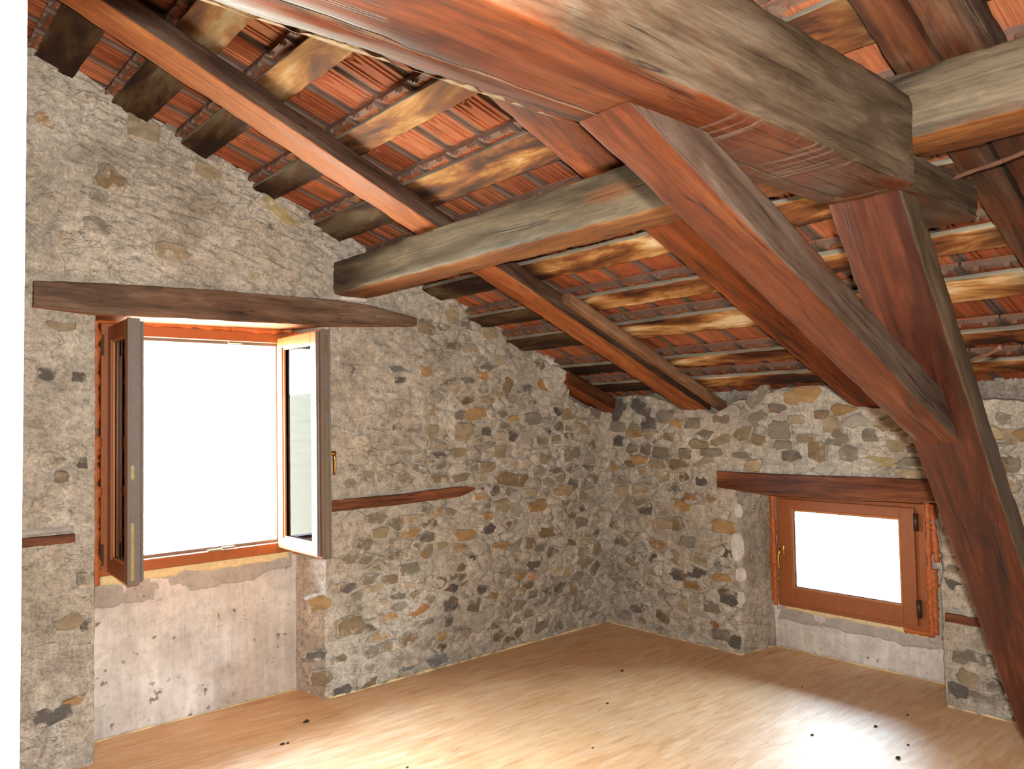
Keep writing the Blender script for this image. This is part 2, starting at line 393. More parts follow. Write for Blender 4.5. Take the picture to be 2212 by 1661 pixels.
# ------------------------------------------------------------------ timber builder
def timber(name, A, B, U, poly, mat, weather=None, step=0.045, amp=0.004, edge=0.006, rad=0.012,
           capA=None, capB=None, seed=0, parent=None, sub=0.018, dark=None, bow=None, shape=None):
    A = np.array(A, float); B = np.array(B, float); L = np.linalg.norm(B - A); d = (B - A) / L
    U = np.array(U, float); U = U - d * (U @ d); U /= np.linalg.norm(U); V = np.cross(d, U)
    n = len(poly); P = [np.array(p, float) for p in poly]
    ring = []; cor = []
    for i in range(n):                                     # rounded corners
        a, b, c = P[i - 1], P[i], P[(i + 1) % n]
        ra = min(rad, np.linalg.norm(a - b) * 0.35, np.linalg.norm(c - b) * 0.35)
        p0 = b + (a - b) / np.linalg.norm(a - b) * ra; p2 = b + (c - b) / np.linalg.norm(c - b) * ra
        for q in (0, 0.33, 0.67, 1):
            ring.append((1 - q) ** 2 * p0 + 2 * q * (1 - q) * b + q * q * p2); cor.append(1.0)
        nxt = P[(i + 1) % n]; nn = P[(i + 2) % n]
        rb = min(rad, np.linalg.norm(b - nxt) * 0.35, np.linalg.norm(nn - nxt) * 0.35)
        e = nxt + (b - nxt) / np.linalg.norm(b - nxt) * rb
        k = int(np.linalg.norm(e - p2) / sub)
        for j in range(1, k): ring.append(p2 + (e - p2) * j / k); cor.append(0.0)
    ring = np.array(ring); cor = np.array(cor); m = len(ring)
    tang = np.roll(ring, -1, 0) - np.roll(ring, 1, 0)
    nor = np.stack([tang[:, 1], -tang[:, 0]], 1); nor /= np.linalg.norm(nor, axis=1)[:, None] + 1e-9
    if np.sum(nor * (ring - ring.mean(0))) < 0: nor = -nor
    def ends(cap, default):
        if cap is None: return np.full(m, default)
        pt, pn = np.array(cap[0], float), np.array(cap[1], float)
        base = A + ring[:, :1] * U + ring[:, 1:] * V
        return ((pt - base) @ pn) / (d @ pn)
    s0 = ends(capA, 0.0); s1 = ends(capB, L)
    ns = max(2, int(np.max(s1 - s0) / step)) + 1
    T = np.linspace(0, 1, ns)
    S = s0[None] + (s1 - s0)[None] * T[:, None]
    UU = np.repeat(ring[None, :, 0], ns, 0); VV = np.repeat(ring[None, :, 1], ns, 0)
    if shape: UU, VV = shape(UU, VV, S)
    q = np.stack([S.ravel() * 2.2, UU.ravel() * 9, VV.ravel() * 9], 1) + seed * 5.3
    dn = fbm(q, 3).reshape(ns, m) * amp
    q2 = np.stack([S.ravel() * 11, UU.ravel() * 25, VV.ravel() * 25], 1) + seed * 3.1
    dn = dn - np.abs(fbm(q2, 3)).reshape(ns, m) * edge * cor[None] * 1.8
    UU = UU + dn * nor[None, :, 0]; VV = VV + dn * nor[None, :, 1]
    if bow: VV = VV + bow * np.sin(np.pi * T)[:, None]
    v = np.stack([S, UU, VV], 2).reshape(-1, 3)
    f = []
    for i in range(ns - 1):
        for j in range(m):
            k = (j + 1) % m
            f.append((i * m + j, i * m + k, (i + 1) * m + k, (i + 1) * m + j))
    f += [tuple(range(m - 1, -1, -1)), tuple(range((ns - 1) * m, ns * m))]
    wt = np.zeros((ns, m))
    if weather:
        for j in range(m): wt[:, j] = weather(nor[j, 0], nor[j, 1], T, ring[j, 0], ring[j, 1])
    at = dict(weather=wt.ravel())
    if dark is not None: at['dark'] = np.broadcast_to(dark(A + d * (S[..., None])), (ns, m)).ravel() if callable(dark) else np.zeros(ns * m)
    me = mesh(name, v, f, mat, True, at)
    mw = Matrix(((d[0], U[0], V[0], A[0]), (d[1], U[1], V[1], A[1]), (d[2], U[2], V[2], A[2]), (0, 0, 0, 1)))
    me.set_sharp_from_angle(angle=math.radians(50))
    return link(name, me, parent, mat4=mw)

# ------------------------------------------------------------------ masonry
def interp(prof, x):
    return np.interp(x, [p[0] for p in prof], [p[1] for p in prof])
GTOP = [(-6.5, 4.25), (-3.9, 3.27), (-3.63, 3.16), (-3.43, 3.09), (-3.23, 2.99), (-2.98, 2.89), (-2.68, 2.80), (-2.395, 2.70), (-2.17, 2.63), (-2.0, 2.48),
        (-1.45, 2.30), (-1.05, 2.15), (-0.62, 1.93), (-0.47, 1.87), (-0.405, 1.80), (-0.39, 1.63), (-0.2, 1.57), (0.0, 1.52), (0.2, 1.52)]
ETOP = [(-6.5, 1.54), (-2.7, 1.525), (-2.58, 1.545), (-2.2, 1.51), (-2.0, 1.50), (-1.85, 1.53), (-1.71, 1.635), (-1.48, 1.645), (-1.16, 1.565), (-0.97, 1.51), (-0.8, 1.515), (-0.62, 1.57),
        (-0.5, 1.605), (-0.22, 1.625), (-0.1, 1.56), (0.0, 1.52), (0.2, 1.52)]
NI1 = (-3.378, -2.245, 2.02)            # recess of the big window: x0, x1, top
NI2 = (-2.302, -1.13, 1.02)             # recess of the small window: y0, y1, top

# stones read off the photograph: (px, py, width px, height px, tilt deg, colour)
GR, DK, TAN, OC, OR, BR, LG, BG, YG = (126, 117, 103), (94, 88, 82), (148, 132, 106), (156, 124, 84), (158, 110, 70), (124, 105, 81), (160, 152, 140), (116, 114, 111), (160, 144, 102)
G_HAND = [(917, 801, 32, 28, 0, OC), (859, 799, 38, 20, 0, BG), (863, 821, 34, 15, 0, DK), (1027, 892, 60, 34, -5, OC), (934, 933, 34, 36, 10, TAN), (1002, 933, 48, 44, 0, TAN),
          (1051, 933, 26, 20, 0, DK), (1080, 975, 36, 34, 0, TAN), (1051, 1008, 46, 26, 5, TAN), (1103, 1035, 72, 34, 8, BR), (988, 979, 48, 20, -8, TAN), (1093, 835, 24, 44, 25, BR),
          (1171, 835, 40, 22, 30, OC), (1195, 856, 44, 24, 30, TAN), (1157, 1092, 52, 28, 0, OC), (1083, 1092, 40, 30, 0, TAN), (971, 679, 34, 40, -15, TAN), (1056, 719, 36, 36, 0, TAN),
          (917, 706, 44, 38, 0, GR), (1256, 918, 42, 42, 30, TAN), (1222, 896, 34, 28, 0, TAN), (1280, 893, 34, 24, 10, GR), (901, 1319, 56, 20, -22, OR), (969, 1303, 36, 32, 0, DK), (757, 1352, 70, 46, 0, BR),
          (950, 1373, 30, 18, -10, OC), (1026, 1341, 50, 44, 20, LG), (939, 1424, 50, 30, 0, BG), (988, 1417, 38, 28, 0, LG), (882, 1442, 30, 20, 0, BG), (690, 1303, 58, 34, 0, OC),
          (1180, 990, 44, 30, 10, TAN), (1145, 905, 40, 30, 0, GR), (1230, 980, 40, 34, 0, GR), (1210, 1060, 44, 26, 0, TAN), (1250, 1130, 42, 26, 0, GR), (1180, 1150, 44, 24, 0, BR),
          (1000, 1155, 50, 26, 0, OC), (1110, 1280, 46, 26, 0, TAN), (1150, 1220, 40, 22, 0, DK), (1170, 1350, 44, 24, -10, GR), (880, 1230, 52, 26, 0, GR), (820, 1150, 52, 24, 0, TAN), (1080, 1180, 46, 22, 0, OC),
          (593, 455, 108, 32, 30, YG), (454, 380, 92, 40, 24, TAN), (237, 390, 70, 54, 20, BR), (305, 281, 82, 58, 15, TAN), (256, 215, 42, 34, 10, BG), (373, 281, 42, 24, 25, GR),
          (98, 261, 46, 28, 15, OC), (200, 420, 72, 28, 12, GR), (205, 487, 76, 34, 18, GR), (366, 548, 92, 42, 12, TAN), (545, 375, 40, 22, 20, GR), (130, 703, 74, 18, 3, TAN), (460, 345, 50, 18, 25, GR),
          (102, 808, 44, 26, 0, DK), (170, 815, 36, 22, 0, DK), (176, 1000, 26, 24, 0, DK), (130, 1030, 34, 22, 0, BR), (176, 690 + 560, 30, 26, 0, GR), (150, 1340, 80, 30, -8, TAN), (110, 1540, 120, 34, -8, DK), (185, 1350, 30, 24, 0, DK),
          (160, 1510, 60, 18, -12, OC), (680, 1417, 50, 24, 10, DK), (693, 1463, 56, 34, 0, BR), (740, 1490, 44, 20, 0, DK)]
E_HAND = [(1733, 855, 96, 38, -3, OC), (1637, 856, 56, 34, -40, GR), (1587, 888, 34, 28, 0, LG), (1686, 930, 60, 44, 0, GR), (1743, 945, 46, 18, 0, GR), (1713, 984, 52, 24, -5, DK),
          (1692, 962, 46, 24, 0, GR), (1767, 974, 46, 46, 0, BR), (1903, 996, 78, 22, 5, YG), (1835, 980, 50, 36, -10, GR), (1797, 918, 40, 36, 0, TAN), (1604, 984, 48, 18, 0, GR),
          (1543, 977, 54, 22, 0, GR), (1482, 979, 38, 24, 0, GR), (1560, 950, 50, 22, -20, TAN), (1720, 908, 46, 22, 0, TAN), (1640, 900, 46, 26, -30, GR), (1777, 895, 36, 20, 0, BR), (1520, 1038, 30, 24, 0, DK),
          (1479, 1092, 40, 22, 10, OC), (1573, 1137, 66, 34, 0, OC), (1563, 1247, 50, 20, -5, OC), (1547, 1350, 28, 16, 20, OR), (1435, 1332, 40, 24, 20, BR), (2055, 1227, 40, 20, 0, GR), (2063, 1259, 44, 36, 0, DK),
          (2075, 1418, 38, 26, 0, GR), (2091, 1461, 50, 30, 15, TAN), (2072, 1489, 50, 32, 5, DK), (2190, 942, 44, 34, 0, TAN), (2170, 905, 36, 26, 0, GR), (2195, 1000, 36, 30, 0, GR), (2185, 1045, 40, 34, 0, TAN),
          (1337, 886, 50, 44, -40, DK), (1388, 880, 52, 40, 30, DK), (1405, 915, 44, 30, 0, DK), (1337, 922, 40, 26, 0, GR), (1378, 937, 50, 16, 0, OC), (1341, 953, 32, 22, 0, DK), (1364, 1001, 30, 16, 0, BR),
          (1440, 900, 44, 28, 0, GR), (1500, 915, 46, 28, 0, GR), (1450, 945, 46, 22, 0, TAN), (1560, 905, 46, 26, 0, GR), (1940, 960, 50, 26, 0, TAN), (1880, 940, 40, 28, 0, GR), (1640, 950, 36, 26, 0, BR),
          (1570, 1190, 60, 34, 0, DK), (1580, 1290, 52, 36, 0, DK), (1540, 1310, 46, 26, 0, GR), (1490, 1170, 50, 28, 0, GR), (1440, 1130, 44, 24, 0, TAN), (1470, 1240, 44, 26, 0, DK), (1560, 1370, 50, 26, 0, GR), (1590, 1385, 40, 30, 0, DK)]

def clip_cell(c, others, R):
    poly = [np.array(p) for p in ((c[0] - R, c[1] - R), (c[0] + R, c[1] - R), (c[0] + R, c[1] + R), (c[0] - R, c[1] + R))]
    for o in others:
        mid = (c + o) / 2; nn = o - c
        out = []
        for i in range(len(poly)):
            a, b = poly[i], poly[(i + 1) % len(poly)]
            da, db = (a - mid) @ nn, (b - mid) @ nn
            if da <= 0: out.append(a)
            if (da < 0) != (db < 0) and abs(da - db) > 1e-12: out.append(a + (b - a) * da / (da - db))
        poly = out
        if len(poly) < 3: return None
    return np.array(poly)

ASP = 1.75
def seeds_for(a0, a1, z0, z1, r, r_rng):
    pts = []; cell = {}
    A0, A1 = a0 / ASP, a1 / ASP
    tries = int((A1 - A0) * (z1 - z0) / (r * r) * 18)
    for _ in range(tries):
        p = np.array([r_rng.uniform(A0, A1), r_rng.uniform(z0, z1)])
        rr = r * (0.75 + 0.75 * r_rng.random() ** 2)
        k = (int(p[0] / 0.1 + 1000), int(p[1] / 0.1 + 1000)); ok = True
        for i in range(-2, 3):
            for j in range(-2, 3):
                for q, qr in cell.get((k[0] + i, k[1] + j), ()):
                    if np.hypot(*(q - p)) < (rr + qr) / 2: ok = False; break
                if not ok: break
            if not ok: break
        if ok: cell.setdefault(k, []).append((p, rr)); pts.append(p)
    return np.array(pts)

def masonry(wall_name, label, ax, r_seed, arange, topf, niche, hand, reveal, skip, covered, vis):
    """ax 0: wall in plane x=0 (along = y); ax 1: wall in plane y=0 (along = x). Outward (to the room) is the negative axis."""
    rr = np.random.default_rng(r_seed)
    a0, a1 = arange
    seeds = seeds_for(a0, a1, -0.05, 3.6 if ax == 1 else 1.75, 0.060 if ax == 1 else 0.072, rr)
    al = 1 - ax                                             # axis index of the 'along' coordinate
    def P3(a, dep, z):
        a, dep, z = np.broadcast_arrays(a, dep, z)
        o = np.zeros(a.shape + (3,)); o[..., al] = a; o[..., ax] = dep; o[..., 2] = z
        return o
    def relief(a, z):
        a = np.asarray(a, float); z = np.asarray(z, float); sh = a.shape; a = a.ravel(); z = z.ravel()
        q = np.stack([a * 1.0, np.full_like(a, ax * 9.1), z], 1)
        wob = fbm(q * 9, 2); wob2 = fbm(q * 9 + 31, 2)
        A = a / ASP + wob * 0.012; Z = z + wob2 * 0.012
        f1 = np.full(len(a), 9.0); f2 = np.full(len(a), 9.0); idx = np.zeros(len(a), int)
        order = np.argsort(seeds[:, 0]); sA = seeds[order]
        for s0 in range(0, len(a), 4000):
            sl = slice(s0, s0 + 4000); lo, hi = A[sl].min() - 0.2, A[sl].max() + 0.2
            i0, i1 = np.searchsorted(sA[:, 0], lo), np.searchsorted(sA[:, 0], hi)
            if i1 - i0 < 3: continue
            D = np.hypot(A[sl][:, None] - sA[None, i0:i1, 0], Z[sl][:, None] - sA[None, i0:i1, 1])
            pt = np.argpartition(D, 1, 1)[:, :2]; dd = np.take_along_axis(D, pt, 1); o = np.argsort(dd, 1)
            dd = np.take_along_axis(dd, o, 1); f1[sl] = dd[:, 0]; f2[sl] = dd[:, 1]
            idx[sl] = np.take_along_axis(pt, o, 1)[:, 0] + i0
        e = np.clip((f2 - f1) / 0.03, 0, 1)
        crev = np.clip(1 - (f2 - f1) / 0.012, 0, 1) * np.clip(fbm(q * 4 + 7, 2) * 2.2 + 0.1, 0, 1)
        hcell = np.sin(idx * 12.9898) * 43758.5453; hcell = hcell - np.floor(hcell)
        cv = np.clip((covered(a, z) - 0.3) / 0.36, 0, 1)
        d = -(e * e * (3 - 2 * e)) * (0.002 + 0.010 * hcell) * (1 - 0.75 * cv) + crev * 0.032 * (1 - 0.6 * cv)
        qs = np.stack([a * 7, np.full_like(a, ax * 3.3), z * 20 + a * (5 if ax == 1 else 0)], 1)
        d -= np.abs(fbm(qs, 4)) * 0.030 * (0.35 + 0.65 * cv)
        d += fbm(q * 2.2, 3) * 0.022 - np.abs(fbm(q * 14, 3)) * 0.010 + fbm(q * 38, 2) * 0.0035
        return d.reshape(sh)
    V = []; F = []
    def patch(G):                                            # G (m, n, 3)
        m, n = G.shape[:2]; b = len(V); V.extend(G.reshape(-1, 3).tolist())
        for i in range(m - 1):
            for j in range(n - 1):
                q = (b + i * n + j, b + (i + 1) * n + j, b + (i + 1) * n + j + 1, b + i * n + j + 1)
                F.append(q if ax == 1 else q[::-1])
    def top(a):
        a = np.asarray(a, float)
        return topf(a) + fbm(np.stack([a * 7, a * 0 + ax * 5, a * 0], 1), 3) * 0.028
    def bulge(a, z):
        if ax == 1: return -0.10 * np.exp(-((a + 0.47) / 0.10) ** 2 - ((z - 1.76) / 0.12) ** 2)
        return 0 * a
    def face(b0, b1, zlo, res):
        na = max(2, int(abs(b1 - b0) / res) + 1); aa = np.linspace(b0, b1, na); tp = top(aa)
        nz = int(tp.max() / res) + 1
        Zz = zlo + (tp[:, None] - zlo) * np.linspace(0, 1, nz)[None]
        Aa = np.repeat(aa[:, None], nz, 1); d = relief(Aa, Zz) + bulge(Aa, Zz)
        patch(P3(Aa, d, Zz))
        cap = np.stack([P3(aa, d[:, -1], tp), P3(aa, d[:, -1] + 0.02, tp + 0.008), P3(aa, np.full(na, 0.14), tp + 0.0), P3(aa, np.full(na, 0.14), tp + 0.3)], 1)
        patch(cap)
    n0, n1, nt = niche
    far = vis
    if ax == 1:
        face(a0, far, 0, 0.06); face(far, n0, 0, 0.012); face(n1, a1, 0, 0.012)
    else:
        face(a0, far, 0, 0.06); face(far, n0, 0, 0.012); face(n1, a1, 0, 0.012)
    face(n0, n1, nt, 0.012)
    # reveals, apron
    for (b, bi, side) in ((n0, reveal['i0'], 0), (n1, reveal['i1'], 1)):
        zz = np.linspace(0, nt + 0.02, 130 if ax == 1 else 80); tt = np.linspace(0, 1, 20)
        d0 = relief(np.full_like(zz, b), zz)
        A_ = b + (bi - b) * tt[None, :] + 0 * zz[:, None]; D_ = d0[:, None] + (reveal['depth'] - d0[:, None]) * tt[None]
        q = np.stack([A_.ravel() * 3, D_.ravel() * 14, np.repeat(zz[:, None], 20, 1).ravel() * 12], 1) + 3
        A_ = A_ + (fbm(q, 4) * 0.018).reshape(A_.shape) * np.sin(np.pi * np.clip(tt * 0.9 + 0.05, 0, 1))[None]
        G = P3(A_, D_, np.repeat(zz[:, None], 20, 1))
        G = G.transpose(1, 0, 2) if side == 0 else G[:, ::-1].transpose(1, 0, 2)
        patch(G)
    # solid wall behind (holds the window, closes the room)
    mb = MB(); dep0, dep1 = reveal['depth'] + 0.03, 0.50
    o0, o1, zb, zt = reveal['o0'], reveal['o1'], reveal['zb'], reveal['zt']
    zmax = 4.3 if ax == 1 else 1.68
    for (p0, p1, q0, q1) in ((a0, o0, 0, zmax), (o1, a1 + 0.45, 0, 1.68), (o0, o1, 0, zb), (o0, o1, zt, 2.85 if ax == 1 else 1.68)):
        if ax == 1 and q0 == 0 and q1 > 1:
            ta, tb = max(1.62, 1.83 - 0.415 * p0), max(1.62, 1.83 - 0.415 * p1)
            mb.add([(p0, dep0, 0), (p1, dep0, 0), (p1, dep1, 0), (p0, dep1, 0), (p0, dep0, ta), (p1, dep0, tb), (p1, dep1, tb), (p0, dep1, ta)],
                   [(3, 2, 1, 0), (4, 5, 6, 7), (0, 1, 5, 4), (1, 2, 6, 5), (2, 3, 7, 6), (3, 0, 4, 7)])
        elif ax == 1: mb.box(p0, p1, dep0, dep1, q0, q1)
        else: mb.box(dep0, dep1, p0, p1, q0, q1)
    b = len(V); V.extend([list(v) for v in mb.v]); F.extend([tuple(i + b for i in f) for f in mb.f])
    me = mesh(wall_name, V, F, M['mortar'], True)
    wall = link(wall_name, me); tag(wall, label, kind='structure')
    # --- stones
    taken = []
    cand = []
    def px_scale(c):                                        # metres per photo pixel there (rough)
        return np.linalg.norm(c - CAM) / FPX
    for (px, py, wpx, hpx, rot, colr) in hand:
        c = hit(px, py, ax, 0.0); s = px_scale(c)
        e1 = hit(px + wpx / 2, py, ax, 0.0); e0 = hit(px - wpx / 2, py, ax, 0.0)
        W = abs(e1[al] - e0[al]); H = hpx * s * 1.0
        n = rr.integers(6, 9); ph = np.linspace(0, 2 * np.pi, n, endpoint=False) + rr.uniform(-0.33, 0.33, n) + rr.uniform(0, 1)
        rad = rr.uniform(0.86, 1.08, n)
        x = np.sign(np.cos(ph)) * np.abs(np.cos(ph)) ** 0.6 * W / 2 * rad; y = np.sign(np.sin(ph)) * np.abs(np.sin(ph)) ** 0.6 * H / 2 * rad
        rt = -math.radians(rot); xs = x * math.cos(rt) - y * math.sin(rt); ys = x * math.sin(rt) + y * math.cos(rt)
        if ax == 0: xs = -xs
        poly = np.stack([c[al] + xs, c[2] + ys], 1)
        if poly[:, 1].mean() < nt:
            if c[al] < n0: poly[:, 0] = np.minimum(poly[:, 0], n0 - 0.006)
            if c[al] > n1: poly[:, 0] = np.maximum(poly[:, 0], n1 + 0.006)
        poly[:, 0] = np.minimum(poly[:, 0], a1 - 0.012)
        cand.append((poly, colr, rr.uniform(0.008, 0.018), -0.10 + 0.2 * max(0.0, covered(c[al], c[2]) - 0.36), True)); taken.append((c[al], c[2], max(W, 0.02) / 2, max(H, 0.02) / 2))
    order = rr.permutation(len(seeds))
    for i in order:
        s = seeds[i]; a, z = s[0] * ASP, s[1]
        if a < far - 0.02 or a > a1 - 0.03 or z < 0.03 or z > topf(np.array([a]))[0] - 0.03: continue
        if n0 - 0.02 < a < n1 + 0.02 and z < nt + 0.03: continue
        if any(b0 < a < b1 and z0 < z < z1 for (b0, b1, z0, z1) in skip): continue
        if any(((a - t[0]) / (t[2] + 0.035)) ** 2 + ((z - t[1]) / (t[3] + 0.025)) ** 2 < 1 for t in taken): continue
        cov = covered(a, z)
        if rr.random() < cov: continue
        dd = np.hypot(seeds[:, 0] - s[0], seeds[:, 1] - s[1]); nb = np.argsort(dd)[1:16]
        poly = clip_cell(s, [seeds[k] for k in nb], 0.16)
        if poly is None or len(poly) < 4: continue
        poly = poly * np.array([ASP, 1.0]); c = poly.mean(0)
        sz = np.ptp(poly, axis=0)
        gap = rr.uniform(0.007, 0.014)
        poly = c + (poly - c) * np.clip(1 - 2 * gap / sz, 0.5, 0.92)
        if poly[:, 0].max() > a1 - 0.005: continue
        if poly[:, 1].min() < nt + 0.01 and poly[:, 0].max() > n0 - 0.004 and poly[:, 0].min() < n1 + 0.004: continue
        if poly[:, 1].max() > topf(np.array([c[0]]))[0] - 0.0: continue
        t = rr.random()
        base = GR if t < 0.40 else TAN if t < 0.64 else BR if t < 0.76 else DK if t < 0.85 else LG if t < 0.94 else OC if t < 0.985 else OR
        base = tuple(np.array(base) * rr.uniform(0.85, 1.12))
        cand.append((poly, base, rr.uniform(0.003, 0.015) * (1.1 - 0.6 * cov), 0.5 * cov - 0.20 + rr.uniform(-0.06, 0.10), False))
    def stone_geo(poly, colr, proud, smear):
        pts = []
        n = len(poly)
        for i in range(n):
            a, b = poly[i], poly[(i + 1) % n]; pts.append(a)
            if np.linalg.norm(b - a) > 0.035: pts.append((a + b) / 2 + rr.normal(0, 0.004, 2))
        pts = np.array(pts) + rr.normal(0, 0.002, (len(pts), 2)); n = len(pts); c = pts.mean(0)
        base = float(relief(np.array([c[0]]), np.array([c[1]]))[0]); base = min(max(base, -0.016), 0.004)
        tilt = rr.normal(0, 0.07, 2)
        rings = []
        for sc_, dp in ((1.04, 0.035), (1.0, -0.25 * proud), (0.86, -proud)):
            q = c + (pts - c) * sc_
            dpt = base + dp + (((q - c) @ tilt) if dp < 0 else 0) + rr.normal(0, 0.0012, n)
            rings.append(P3(q[:, 0], dpt, q[:, 1]))
        v = np.concatenate(rings + [P3(np.array([c[0]]), np.array([base - proud * 1.15]), np.array([c[1]]))])
        f = []
        for k in range(2):
            for i in range(n): f.append((k * n + i, k * n + (i + 1) % n, (k + 1) * n + (i + 1) % n, (k + 1) * n + i))
        for i in range(n): f.append((2 * n + i, 2 * n + (i + 1) % n, 3 * n))
        # orientation: make outward normals face the room
        area2 = np.sum(pts[:, 0] * np.roll(pts[:, 1], -1) - np.roll(pts[:, 0], -1) * pts[:, 1])
        flip = (area2 < 0) != (ax == 0)
        if flip: f = [q[::-1] for q in f]
        ctr = P3(np.array([c[0]]), np.array([base]), np.array([c[1]]))[0]
        return v - ctr, f, ctr, np.tile(np.array(lin(colr)), (len(v), 1)), np.concatenate([np.full(2 * n, smear + 0.5 + 0.30), np.full(n, smear + 0.5 + 0.05), [smear + 0.5 - 0.05]])
    def px_area(cn):
        poly = cn[0]; c = poly.mean(0); A = abs(np.sum(poly[:, 0] * np.roll(poly[:, 1], -1) - np.roll(poly[:, 0], -1) * poly[:, 1])) / 2
        p = P3(np.array([c[0]]), np.array([0.0]), np.array([c[1]]))[0] - CAM; d = np.linalg.norm(p)
        dpt = p @ _d; x = p @ RIGHT / dpt * FPX; y = p @ UPV / dpt * FPX
        inside = abs(x) < 1130 and abs(y) < 850
        return (A * abs(p[ax]) / d ** 3) * (1 if inside else 0.001)
    cand.sort(key=px_area, reverse=True)
    sv, sf, st, ss = [], [], [], []
    for k, cn in enumerate(cand):
        v, f, ctr, tint, sm = stone_geo(*cn[:4])
        if k < 298:
            me = mesh('stone', v, f, M['stone'], False, dict(tint=tint, smear=sm))
            link('stone', me, wall, loc=tuple(ctr))
        else:
            b = len(sv); sv.extend((v + ctr).tolist()); sf.extend([tuple(i + b for i in q) for q in f]); st.append(tint); ss.append(sm)
    if sv:
        o = link('small_stones', mesh('small_stones', sv, sf, M['stone'], False, dict(tint=np.concatenate(st), smear=np.concatenate(ss))), wall)
        o['kind'] = 'stuff'
    return wall, P3, relief

def sst(x, a, b):
    t_ = np.clip((np.asarray(x, float) - a) / (b - a), 0, 1); return t_ * t_ * (3 - 2 * t_)
def cov_g(a, z):
    up = 1 - sst(a, -2.0, -1.0); hi = sst(z, 1.8, 2.2)
    return 0.32 + 0.36 * np.maximum(np.maximum(1 - sst(a, -2.5, -2.1), hi * up), up * sst(z, 1.1, 1.5))
def cov_e(a, z): return 0.34 - 0.30 * sst(z, 1.05, 1.2)
wall_left, PG, RG = masonry('wall_left', 'rubble stone gable wall with smeared lime mortar and ragged sloping top', 1, 5, (-6.4, 0.02),
    lambda a: interp(GTOP, a), NI1, G_HAND, dict(i0=-3.335, i1=-2.298, depth=0.254, o0=-3.27, o1=-2.35, zb=0.80, zt=1.96),
    [(-3.65, -1.64, 1.98, 2.20), (-2.3, -1.2, 0.97, 1.12), (-3.8, -3.42, 0.94, 1.10), (-2.25, -1.85, 2.15, 2.46)], cov_g, -3.95)
wall_right, PE, RE = masonry('wall_right', 'low rubble stone eave wall with ragged stone top under the rafters', 0, 9, (-6.4, 0.02),
    lambda a: interp(ETOP, a), NI2, E_HAND, dict(i0=-2.20, i1=-1.165, depth=0.325, o0=-2.09, o1=-1.235, zb=0.29, zt=0.95),
    [(-2.7, -0.98, 1.0, 1.16), (-2.7, -2.3, 0.41, 0.5)], cov_e, -3.1)

# aprons under the windows and rendered bands (thin plaster layers on the walls)
def sheet(name, ax, a0, a1, zlo, zhi, dep, thick, mat, parent, res=0.015, amp=0.006, seed=0):
    """a plaster layer whose lower and upper edges are the functions zlo(a), zhi(a)"""
    al = 1 - ax; na = int(abs(a1 - a0) / res) + 2; aa = np.linspace(a0, a1, na)
    lo = np.array([zlo(a) for a in aa]); hi = np.array([zhi(a) for a in aa]); nz = max(3, int(np.max(hi - lo) / res) + 1)
    Z = lo[:, None] + (hi - lo)[:, None] * np.linspace(0, 1, nz)[None]; A_ = np.repeat(aa[:, None], nz, 1)
    q = np.stack([A_.ravel() * 6, Z.ravel() * 6, np.full(A_.size, seed * 4.4)], 1)
    D = dep - thick + (fbm(q, 5, 0.6) * amp).reshape(A_.shape)
    D[0, :] = D[-1, :] = dep + 0.01; D[:, 0] = D[:, -1] = dep + 0.01
    G = np.zeros(A_.shape + (3,)); G[..., al] = A_; G[..., ax] = D; G[..., 2] = Z
    f = [(i * nz + j, (i + 1) * nz + j, (i + 1) * nz + j + 1, i * nz + j + 1) for i in range(na - 1) for j in range(nz - 1)]
    if ax == 0: f = [q_[::-1] for q_ in f]
    return link(name, mesh(name, G.reshape(-1, 3), f, mat, True), parent)
def rag(f, amp, fr, seed): return lambda a: f(a) + float(fbm(np.array([[a * fr, seed * 3.3, 0.5]]), 4)[0]) * amp
s1 = sheet('apron', 1, -3.40, -2.27, lambda a: -0.01, lambda a: 0.80, 0.262, 0.012, M['apron'], wall_left, 0.012, 0.012, 1)
s2 = sheet('cement_band', 1, -3.36, -2.31, rag(lambda a: 0.60 + (a + 3.3) * 0.06, 0.06, 9, 2), lambda a: 0.795, 0.252, 0.006, M['smooth'], wall_left, 0.012, 0.005, 2)
s3 = sheet('foam_smear', 1, -3.30, -2.33, rag(lambda a: 0.715 + (a + 3.3) * 0.01, 0.045, 8, 3), lambda a: 0.79, 0.247, 0.006, M['foamcream'], wall_left, 0.012, 0.005, 3)
e1 = sheet('apron', 0, -2.26, -1.10, lambda a: -0.01, lambda a: 0.30, 0.333, 0.012, M['apron'], wall_right, 0.012, 0.012, 4)
e2 = sheet('cement_band', 0, -2.20, -1.17, rag(lambda a: 0.17, 0.05, 9, 5), lambda a: 0.29, 0.323, 0.006, M['smooth'], wall_right, 0.012, 0.005, 5)
e4 = sheet('cement_band', 0, -2.20, -2.09, lambda a: 0.2, lambda a: 1.0, 0.323, 0.012, M['smooth'], wall_right, 0.012, 0.004, 7)
e3 = sheet('foam_smear', 0, -2.10, -1.23, rag(lambda a: 0.235, 0.035, 8, 6), lambda a: 0.285, 0.318, 0.006, M['foamcream'], wall_right, 0.012, 0.005, 6)

